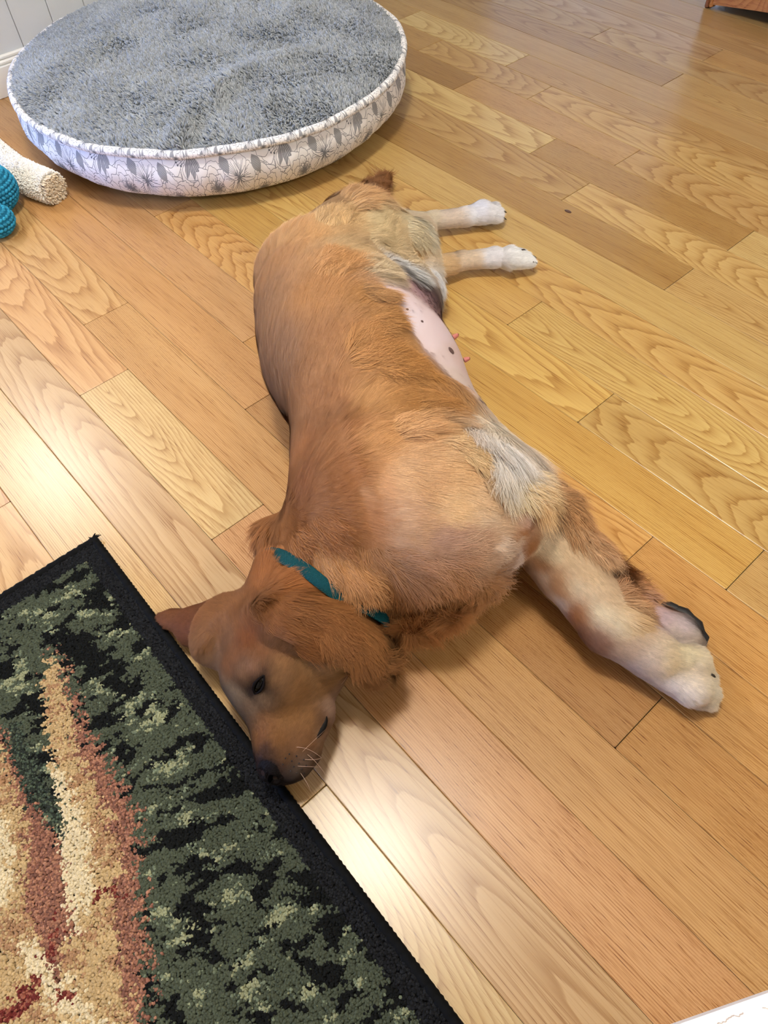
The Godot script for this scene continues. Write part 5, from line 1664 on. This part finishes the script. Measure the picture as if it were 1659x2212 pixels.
func dog_figure() -> void:
	dog = thing("dog", "golden retriever lying asleep on its side on the oak floor, head by the rug", "dog")
	skeleton()
	coat_data()
	net_surface(0.0042)
	var n := mv.size()
	var vc := PackedColorArray()
	vc.resize(n)
	var vd := PackedVector3Array()
	vd.resize(n)
	var vl := PackedFloat32Array()
	vl.resize(n)
	var vq := PackedFloat32Array()
	vq.resize(n)
	var m := lp.size()
	for i in n:
		var p := mv[i]
		var ws := 0.0
		var wcs := 0.0
		var soft := 0.000012 + 0.00006 * smoothstep(0.09, 0.15, p.distance_to(Vector3(-0.297, 0.109, -0.083)))
		var r := 0.0
		var g := 0.0
		var b := 0.0
		var d := Vector3.ZERO
		var len := 0.0
		var q := 0.0
		for k in m:
			var dd := p.distance_squared_to(lp[k]) + 0.00005
			if dd > 0.02 and ws > 0.0:
				continue
			var w := 1.0 / (dd * dd * dd)
			ws += w
			var wd := dd - 0.00001 + soft
			var wc := 1.0 / (wd * wd * sqrt(wd))
			wcs += wc
			var c := lc[k]
			r += c.r * wc
			g += c.g * wc
			b += c.b * wc
			d += ld[k] * w
			len += ll[k] * w
			q += lq[k] * w
		vc[i] = Color(r / wcs, g / wcs, b / wcs)
		vd[i] = d.normalized()
		vl[i] = len / ws
		vq[i] = q / ws
	# the body, one continuous surface
	var arr: Array = []
	arr.resize(Mesh.ARRAY_MAX)
	arr[Mesh.ARRAY_VERTEX] = mv
	arr[Mesh.ARRAY_NORMAL] = mn
	arr[Mesh.ARRAY_COLOR] = vc
	arr[Mesh.ARRAY_INDEX] = mi
	var am := ArrayMesh.new()
	am.add_surface_from_arrays(Mesh.PRIMITIVE_TRIANGLES, arr)
	var skin := tinted(0.7, 0.25)
	put("body", am, skin, dog)
	# the coat
	var fur := tinted(0.62, 0.22)
	fur.cull_mode = BaseMaterial3D.CULL_DISABLED
	fur.backlight_enabled = true
	fur.backlight = Color(0.25, 0.25, 0.25)
	var swirl := noise(5, 1.0, 2)
	var r2 := RandomNumberGenerator.new()
	r2.seed = 99
	var meshes := [hair_mesh(1, 11, 0.00031, 0.0036, 0.0005, 4), hair_mesh(2, 11, 0.00031, 0.0040, 0.0008, 4), hair_mesh(3, 12, 0.00042, 0.0040, 0.0020, 6), hair_mesh(4, 12, 0.00042, 0.0036, 0.0032, 6)]
	var where: Array = [[], [], [], []]
	var tint: Array = [PackedColorArray(), PackedColorArray(), PackedColorArray(), PackedColorArray()]
	for f in range(0, mi.size(), 3):
		var a := mi[f]
		var b := mi[f + 1]
		var c := mi[f + 2]
		var nrm := mn[a] + mn[b] + mn[c]
		if nrm.y < -1.2:
			continue
		var area := (mv[b] - mv[a]).cross(mv[c] - mv[a]).length() * 0.5
		var len0 := (vl[a] + vl[b] + vl[c]) / 3.0
		var dens := (vq[a] + vq[b] + vq[c]) / 3.0
		dens = dens * dens * (3.0 - 2.0 * dens)
		# shorter hair stands closer
		var want := area * dens * minf(700000.0, 4.2 / (len0 * 0.0006))
		var k := int(want + r2.randf())
		for i in k:
			var u := r2.randf()
			var v := r2.randf()
			if u + v > 1.0:
				u = 1.0 - u
				v = 1.0 - v
			var w := 1.0 - u - v
			var p := mv[a] * w + mv[b] * u + mv[c] * v
			var no := (mn[a] * w + mn[b] * u + mn[c] * v).normalized()
			var d := vd[a] * w + vd[b] * u + vd[c] * v
			var len := vl[a] * w + vl[b] * u + vl[c] * v
			var long := len > 0.0315
			var turn := swirl.get_noise_3d(p.x * 20.0, p.y * 20.0, p.z * 20.0) * (1.25 if long else 0.26) + swirl.get_noise_3d(p.x * 75.0, p.y * 75.0, p.z * 75.0) * (0.4 if long else 0.16) + r2.randf_range(-0.07, 0.07)
			d = (d - no * d.dot(no)).normalized().rotated(no, turn)
			len *= r2.randf_range(0.75, 1.15)
			var crisp := clampf((0.019 - len) / 0.008, 0.0, 1.0)
			d = d.rotated(no, crisp * r2.randf_range(-0.16, 0.16))
			var lift := (0.08 if long else 0.028) + (0.11 if long else 0.028) * swirl.get_noise_3d(p.x * 60.0 + 9.0, p.y * 60.0, p.z * 60.0) + r2.randf_range(-0.012, 0.02) + crisp * r2.randf_range(0.0, 0.10)
			var along := (d + no * lift).normalized()
			if p.y + along.y * len < 0.003:
				along.y = (0.003 - p.y) / len
				along = along.normalized()
			var side := along.cross(no).normalized()
			var up := side.cross(along).normalized()
			var kind := (2 if long else 0) + (r2.randi() & 1)
			var xs := clampf(len / 0.02, 0.55, 1.5)
			where[kind].append(Transform3D(Basis(side * xs, along * len, up * (len * 0.8 if long else maxf(len * 0.30, 0.0065))), p + no * (0.00015 if len < 0.016 else -0.0004)))
			var col := vc[a] * w + vc[b] * u + vc[c] * v
			var tone := 1.0 + (0.24 if long else 0.09) * swirl.get_noise_3d(p.x * 130.0, p.y * 130.0, p.z * 130.0) + r2.randf_range(-0.07, 0.07) * (1.0 + 1.3 * crisp)
			tint[kind].append(Color(col.r * tone, col.g * tone, col.b * tone, 1.0))
	for k in 4:
		var wt: Array[Transform3D] = []
		wt.assign(where[k])
		scatter("coat_fur" if k < 2 else "long_fur", meshes[k], fur, wt, tint[k], dog)
	dog_details()

func dog_details() -> void:
	facial(Vector3(-0.2413, 0.0611, -0.0445), Vector3(0.2585, 0.7785, 0.5719), Vector3(-0.3093, 0.6276, -0.7145), Vector3(0.9152, -0.0078, -0.4030))
	eye(Vector3(-0.2971, 0.1092, -0.0826), Vector3(0.5109, 0.6564, 0.5551), Vector3(-0.1038, 0.6881, -0.7181), Vector3(0.8534, -0.3092, -0.4197))
	collar([Vector3(-0.4410, 0.0317, -0.1810), Vector3(-0.4397, 0.0632, -0.1812), Vector3(-0.4314, 0.0918, -0.1824), Vector3(-0.4159, 0.1106, -0.1849), Vector3(-0.4006, 0.1240, -0.1868), Vector3(-0.3866, 0.1319, -0.1888), Vector3(-0.3740, 0.1361, -0.1908), Vector3(-0.3624, 0.1382, -0.1927), Vector3(-0.3514, 0.1393, -0.1941), Vector3(-0.3405, 0.1398, -0.1951), Vector3(-0.3296, 0.1391, -0.1965), Vector3(-0.3187, 0.1364, -0.1993), Vector3(-0.3088, 0.1306, -0.2040), Vector3(-0.3014, 0.1210, -0.2111), Vector3(-0.2973, 0.1074, -0.2200), Vector3(-0.2943, 0.0928, -0.2287), Vector3(-0.2899, 0.0806, -0.2355), Vector3(-0.2843, 0.0704, -0.2410), Vector3(-0.2814, 0.0438, -0.2446)], [Vector3(-0.4252, 0.0440, -0.1621), Vector3(-0.4238, 0.0754, -0.1624), Vector3(-0.4154, 0.1037, -0.1646), Vector3(-0.4025, 0.1190, -0.1682), Vector3(-0.3898, 0.1291, -0.1712), Vector3(-0.3776, 0.1345, -0.1739), Vector3(-0.3663, 0.1368, -0.1766), Vector3(-0.3560, 0.1371, -0.1789), Vector3(-0.3465, 0.1364, -0.1808), Vector3(-0.3372, 0.1351, -0.1823), Vector3(-0.3273, 0.1333, -0.1840), Vector3(-0.3165, 0.1307, -0.1867), Vector3(-0.3059, 0.1265, -0.1909), Vector3(-0.2968, 0.1205, -0.1968), Vector3(-0.2900, 0.1134, -0.2036), Vector3(-0.2844, 0.1058, -0.2099), Vector3(-0.2789, 0.0975, -0.2152), Vector3(-0.2733, 0.0890, -0.2200), Vector3(-0.2693, 0.0630, -0.2235)])
	lip([Vector3(-0.2467, 0.0598, -0.1183), Vector3(-0.2439, 0.0594, -0.1153), Vector3(-0.2409, 0.0600, -0.1113), Vector3(-0.2387, 0.0604, -0.1066), Vector3(-0.2371, 0.0610, -0.1018), Vector3(-0.2354, 0.0621, -0.0970)])
	whisker(Vector3(-0.2314, 0.0694, -0.0772), Vector3(-0.2299, 0.0766, -0.0907), Vector3(-0.2322, 0.0726, -0.1075))
	whisker(Vector3(-0.2382, 0.0732, -0.0752), Vector3(-0.2267, 0.0828, -0.0845), Vector3(-0.2095, 0.0788, -0.0871))
	whisker(Vector3(-0.2266, 0.0630, -0.0657), Vector3(-0.2160, 0.0690, -0.0741), Vector3(-0.2079, 0.0650, -0.0840))
	whisker(Vector3(-0.2269, 0.0645, -0.0746), Vector3(-0.2131, 0.0693, -0.0842), Vector3(-0.2158, 0.0653, -0.0916))
	whisker(Vector3(-0.2694, 0.1087, -0.1405), Vector3(-0.2634, 0.1207, -0.1499), Vector3(-0.2584, 0.1167, -0.1587))
	whisker(Vector3(-0.2653, 0.0513, -0.1516), Vector3(-0.2623, 0.0603, -0.1607), Vector3(-0.2720, 0.0563, -0.1716))
	whisker(Vector3(-0.2284, 0.0661, -0.0800), Vector3(-0.2124, 0.0661, -0.0832), Vector3(-0.2006, 0.0621, -0.0811))
	whisker(Vector3(-0.2216, 0.0570, -0.0653), Vector3(-0.2092, 0.0570, -0.0647), Vector3(-0.2013, 0.0530, -0.0623))
	claw(Vector3(-0.6262, 0.0265, -0.8634), Vector3(-0.6229, 0.0206, -0.8733))
	claw(Vector3(-0.6484, 0.0399, -0.8584), Vector3(-0.6468, 0.0354, -0.8694))
	claw(Vector3(-0.6358, 0.0293, -0.8713), Vector3(-0.6319, 0.0228, -0.8806))
	claw(Vector3(-0.7604, 0.0261, -0.9365), Vector3(-0.7599, 0.0200, -0.9468))
	claw(Vector3(-0.7552, 0.0199, -0.9294), Vector3(-0.7518, 0.0133, -0.9388))
	claw(Vector3(-0.0158, 0.0381, -0.4501), Vector3(-0.0088, 0.0300, -0.4556))
	paw_pad([Vector3(-0.1019, 0.0140, -0.4968), Vector3(-0.0944, 0.0140, -0.5005), Vector3(-0.0864, 0.0150, -0.5030)], [0.004, 0.007, 0.006])
	paw_pad([Vector3(-0.0863, 0.0160, -0.5024), Vector3(-0.0775, 0.0160, -0.5040), Vector3(-0.0690, 0.0170, -0.5038)], [0.006, 0.008, 0.006])
	paw_pad([Vector3(-0.0700, 0.0170, -0.5035), Vector3(-0.0594, 0.0170, -0.5013), Vector3(-0.0517, 0.0160, -0.4985)], [0.006, 0.0078, 0.005])
	paw_pad([Vector3(-0.0531, 0.0150, -0.4994), Vector3(-0.0455, 0.0140, -0.4949), Vector3(-0.0410, 0.0120, -0.4912)], [0.005, 0.007, 0.003])
	teat(Vector3(-0.4600, 0.1336, -0.5301), Vector3(0.5136, 0.2944, -0.8059))
	teat(Vector3(-0.4874, 0.1503, -0.5366), Vector3(0.3609, 0.4243, -0.8305))
	skin_spot(Vector3(-0.5840, 0.1553, -0.5659), Vector3(0.2767, 0.6313, -0.7245), 0.005)
	skin_spot(Vector3(-0.4557, 0.1718, -0.4964), Vector3(0.4570, 0.6413, -0.6163), 0.006)
	skin_spot(Vector3(-0.5097, 0.2139, -0.4747), Vector3(0.3156, 0.8834, -0.3466), 0.002)
	skin_spot(Vector3(-0.4913, 0.2033, -0.4814), Vector3(0.3913, 0.8181, -0.4214), 0.002)
	whisker_root(Vector3(-0.2375, 0.0701, -0.0623), Vector3(0.4397, 0.8524, 0.2830))
	whisker_root(Vector3(-0.2354, 0.0673, -0.0574), Vector3(0.4429, 0.8133, 0.3774))
	whisker_root(Vector3(-0.2377, 0.0717, -0.0672), Vector3(0.4614, 0.8546, 0.2385))
	whisker_root(Vector3(-0.2322, 0.0679, -0.0652), Vector3(0.5576, 0.8054, 0.2009))
	whisker_root(Vector3(-0.2325, 0.0695, -0.0713), Vector3(0.5968, 0.7879, 0.1520))
	whisker_root(Vector3(-0.2280, 0.0644, -0.0636), Vector3(0.6335, 0.7579, 0.1556))
	whisker_root(Vector3(-0.2272, 0.0641, -0.0691), Vector3(0.7092, 0.6989, 0.0926))
	whisker_root(Vector3(-0.2269, 0.0645, -0.0746), Vector3(0.7598, 0.6471, 0.0628))
	whisker_root(Vector3(-0.2230, 0.0593, -0.0679), Vector3(0.8379, 0.5454, 0.0216))
	whisker_root(Vector3(-0.2234, 0.0591, -0.0625), Vector3(0.8107, 0.5636, 0.1582))
	whisker_root(Vector3(-0.2272, 0.0627, -0.0593), Vector3(0.6452, 0.7046, 0.2954))
	whisker_root(Vector3(-0.2228, 0.0592, -0.0734), Vector3(0.8738, 0.4859, -0.0198))
	whisker_root(Vector3(-0.2204, 0.0541, -0.0679), Vector3(0.9511, 0.3079, -0.0243))
	pass

func placed(called: String, mesh: Mesh, m: Material, at: Vector3, x: Vector3, y: Vector3, z: Vector3) -> MeshInstance3D:
	var o := put(called, mesh, m, dog)
	o.transform = Transform3D(Basis(x, y, z), at)
	return o

func facial(p: Vector3, n: Vector3, l: Vector3, s: Vector3) -> void:
	# nose leather: p on the surface, n outward, l towards the forehead, s across
	var st := SurfaceTool.new()
	st.begin(Mesh.PRIMITIVE_TRIANGLES)
	var seg := 36
	var rings := 24
	for i in rings + 1:
		var t := PI * i / rings
		for j in seg + 1:
			var a := TAU_F * j / seg
			var d := Vector3(sin(t) * cos(a), -cos(t), sin(t) * sin(a))
			var q := Vector3(d.x * 0.0150, d.y * 0.0100, d.z * 0.0165)
			q.x *= 1.0 - 0.22 * d.z
			# nostrils and the middle groove
			for side in [-1.0, 1.0]:
				var hole := Vector3(side * 0.0085, 0.0085, -0.008)
				q -= d * 0.0055 * exp(-(q - hole).length_squared() / (0.0042 * 0.0042))
			if d.y > 0.0:
				q -= Vector3(0, 0.0016, 0) * exp(-q.x * q.x / (0.0013 * 0.0013)) * smoothstep(0.002, -0.006, q.z)
			st.set_uv(Vector2(float(j) / seg, float(i) / rings))
			st.add_vertex(q)
	for i in rings:
		for j in seg:
			var k := i * (seg + 1) + j
			for t in [k, k + 1, k + seg + 1, k + 1, k + seg + 2, k + seg + 1]:
				st.add_index(t)
	st.generate_normals()
	var leather := mat(Color(0.06, 0.04, 0.035), 0.55, 0.2)
	var bump := NoiseTexture2D.new()
	bump.width = 256
	bump.height = 256
	bump.noise = noise(8, 0.09, 2)
	bump.noise.noise_type = FastNoiseLite.TYPE_CELLULAR
	leather.heightmap_enabled = true
	leather.heightmap_texture = bump
	leather.heightmap_scale = 0.06
	placed("nose", st.commit(), leather, p - n * 0.0072, s, n, l)
	for side in [1.0]:
		placed("nostril", ellipsoid(Vector3(0.0024, 0.0012, 0.0042)), mat(Color(0.008, 0.006, 0.006), 0.95, 0.0), p + n * 0.0018 + s * 0.0035 * side - l * 0.0062, s, n, l)

func eye(p: Vector3, n: Vector3, l: Vector3, s: Vector3) -> void:
	var ball := mat(Color(0.03, 0.018, 0.012), 0.06, 0.35)
	placed("eyeball", ellipsoid(Vector3(0.0048, 0.0040, 0.0092), 28, 18), ball, p - n * 0.0012, s, n, l)
	var lid := mat(Color(0.06, 0.04, 0.035), 0.75, 0.2)
	for side in [-1.0, 1.0]:
		var pts: Array = []
		var rad: Array = []
		for i in 17:
			var t := -1.0 + 2.0 * i / 16.0
			pts.append(p + l * t * 0.0112 + s * side * 0.0043 * (1.0 - t * t) + n * (0.0032 - 0.0034 * t * t))
			rad.append(0.0015 - 0.0007 * absf(t))
		put("eyelid", tube(pts, rad, 8).commit(), lid, dog)

func collar(a: Array, b: Array) -> void:
	var m := mat(Color(0.01, 0.23, 0.25), 0.75, 0.3)
	var weave := Image.create(256, 64, false, Image.FORMAT_RGB8)
	for x in 256:
		for y in 64:
			var k := 0.55 + 0.45 * sin((x + (8.0 if (y / 4) % 2 else 0.0)) * 0.785) * sin(y * 0.785)
			weave.set_pixel(x, y, Color(k, k, k))
	m.heightmap_enabled = true
	m.heightmap_texture = ImageTexture.create_from_image(weave)
	m.heightmap_scale = 0.05
	var st := SurfaceTool.new()
	st.begin(Mesh.PRIMITIVE_TRIANGLES)
	var n := a.size()
	var rows := 6
	for i in n:
		var d: Vector3 = (b[i] - a[i])
		var t: Vector3 = a[mini(i + 1, n - 1)] - a[maxi(i - 1, 0)]
		var up := t.cross(d).normalized()
		if up.y < 0.0:
			up = -up
		for k in rows + 1:
			var f := float(k) / rows
			st.set_uv(Vector2(i * 0.3, f))
			st.add_vertex(a[i] + d * f + up * 0.0016 * (1.0 - pow(2.0 * f - 1.0, 4.0)))
		for k in rows + 1:
			var f := float(k) / rows
			st.set_uv(Vector2(i * 0.3, f))
			st.add_vertex(a[i] + d * f - up * 0.0012)
	var w := 2 * (rows + 1)
	for i in n - 1:
		for k in rows:
			var q := i * w + k
			for t in [q, q + w, q + 1, q + 1, q + w, q + w + 1]:
				st.add_index(t)
			q += rows + 1
			for t in [q, q + 1, q + w, q + 1, q + w + 1, q + w]:
				st.add_index(t)
	st.generate_normals()
	var c := put("collar", st.commit(), m, dog)
	c.set_meta("label", "teal woven collar")

func whisker(a: Vector3, m: Vector3, b: Vector3) -> void:
	var pts: Array = []
	var rad: Array = []
	for i in 9:
		var t := i / 8.0
		pts.append(a.lerp(m, t).lerp(m.lerp(b, t), t))
		rad.append(0.00022 * (1.0 - 0.7 * t))
	put("whisker", tube(pts, rad, 5).commit(), mat(Color(0.72, 0.58, 0.48), 0.4), dog)

func whisker_root(p: Vector3, n: Vector3) -> void:
	var o := put("whisker_root", ellipsoid(Vector3(0.0008, 0.0008, 0.0008), 8, 6), mat(Color(0.10, 0.06, 0.045), 0.7), dog)
	o.position = p + n * 0.0017

func claw(a: Vector3, b: Vector3) -> void:
	put("claw", tube([a, a.lerp(b, 0.5) + Vector3(0, 0.001, 0), b], [0.0019, 0.0016, 0.0006], 8).commit(), mat(Color(0.09, 0.07, 0.065), 0.35), dog)

func paw_pad(pts: Array, rad: Array) -> void:
	put("paw_pad", tube(pts, rad, 12).commit(), mat(Color(0.05, 0.042, 0.042), 0.6), dog)

func teat(p: Vector3, n: Vector3) -> void:
	put("teat", tube([p - n * 0.003, p + n * 0.0015, p + n * 0.004], [0.0036, 0.0028, 0.0018], 10).commit(), mat(Color(0.72, 0.42, 0.38), 0.55), dog)

func skin_spot(p: Vector3, n: Vector3, r: float) -> void:
	var t := n.cross(Vector3.RIGHT).normalized()
	placed("skin_spot", ellipsoid(Vector3(r, 0.0008, r * 0.8), 12, 6), mat(Color(0.36, 0.27, 0.26), 0.7), p, t, n, t.cross(n))

func lip(pts: Array) -> void:
	var rad: Array = []
	for i in pts.size():
		rad.append(0.0010 + 0.0024 * sin(PI * (i + 0.4) / pts.size()))
	put("lip", tube(pts, rad, 10).commit(), mat(Color(0.045, 0.035, 0.034), 0.6, 0.3), dog)
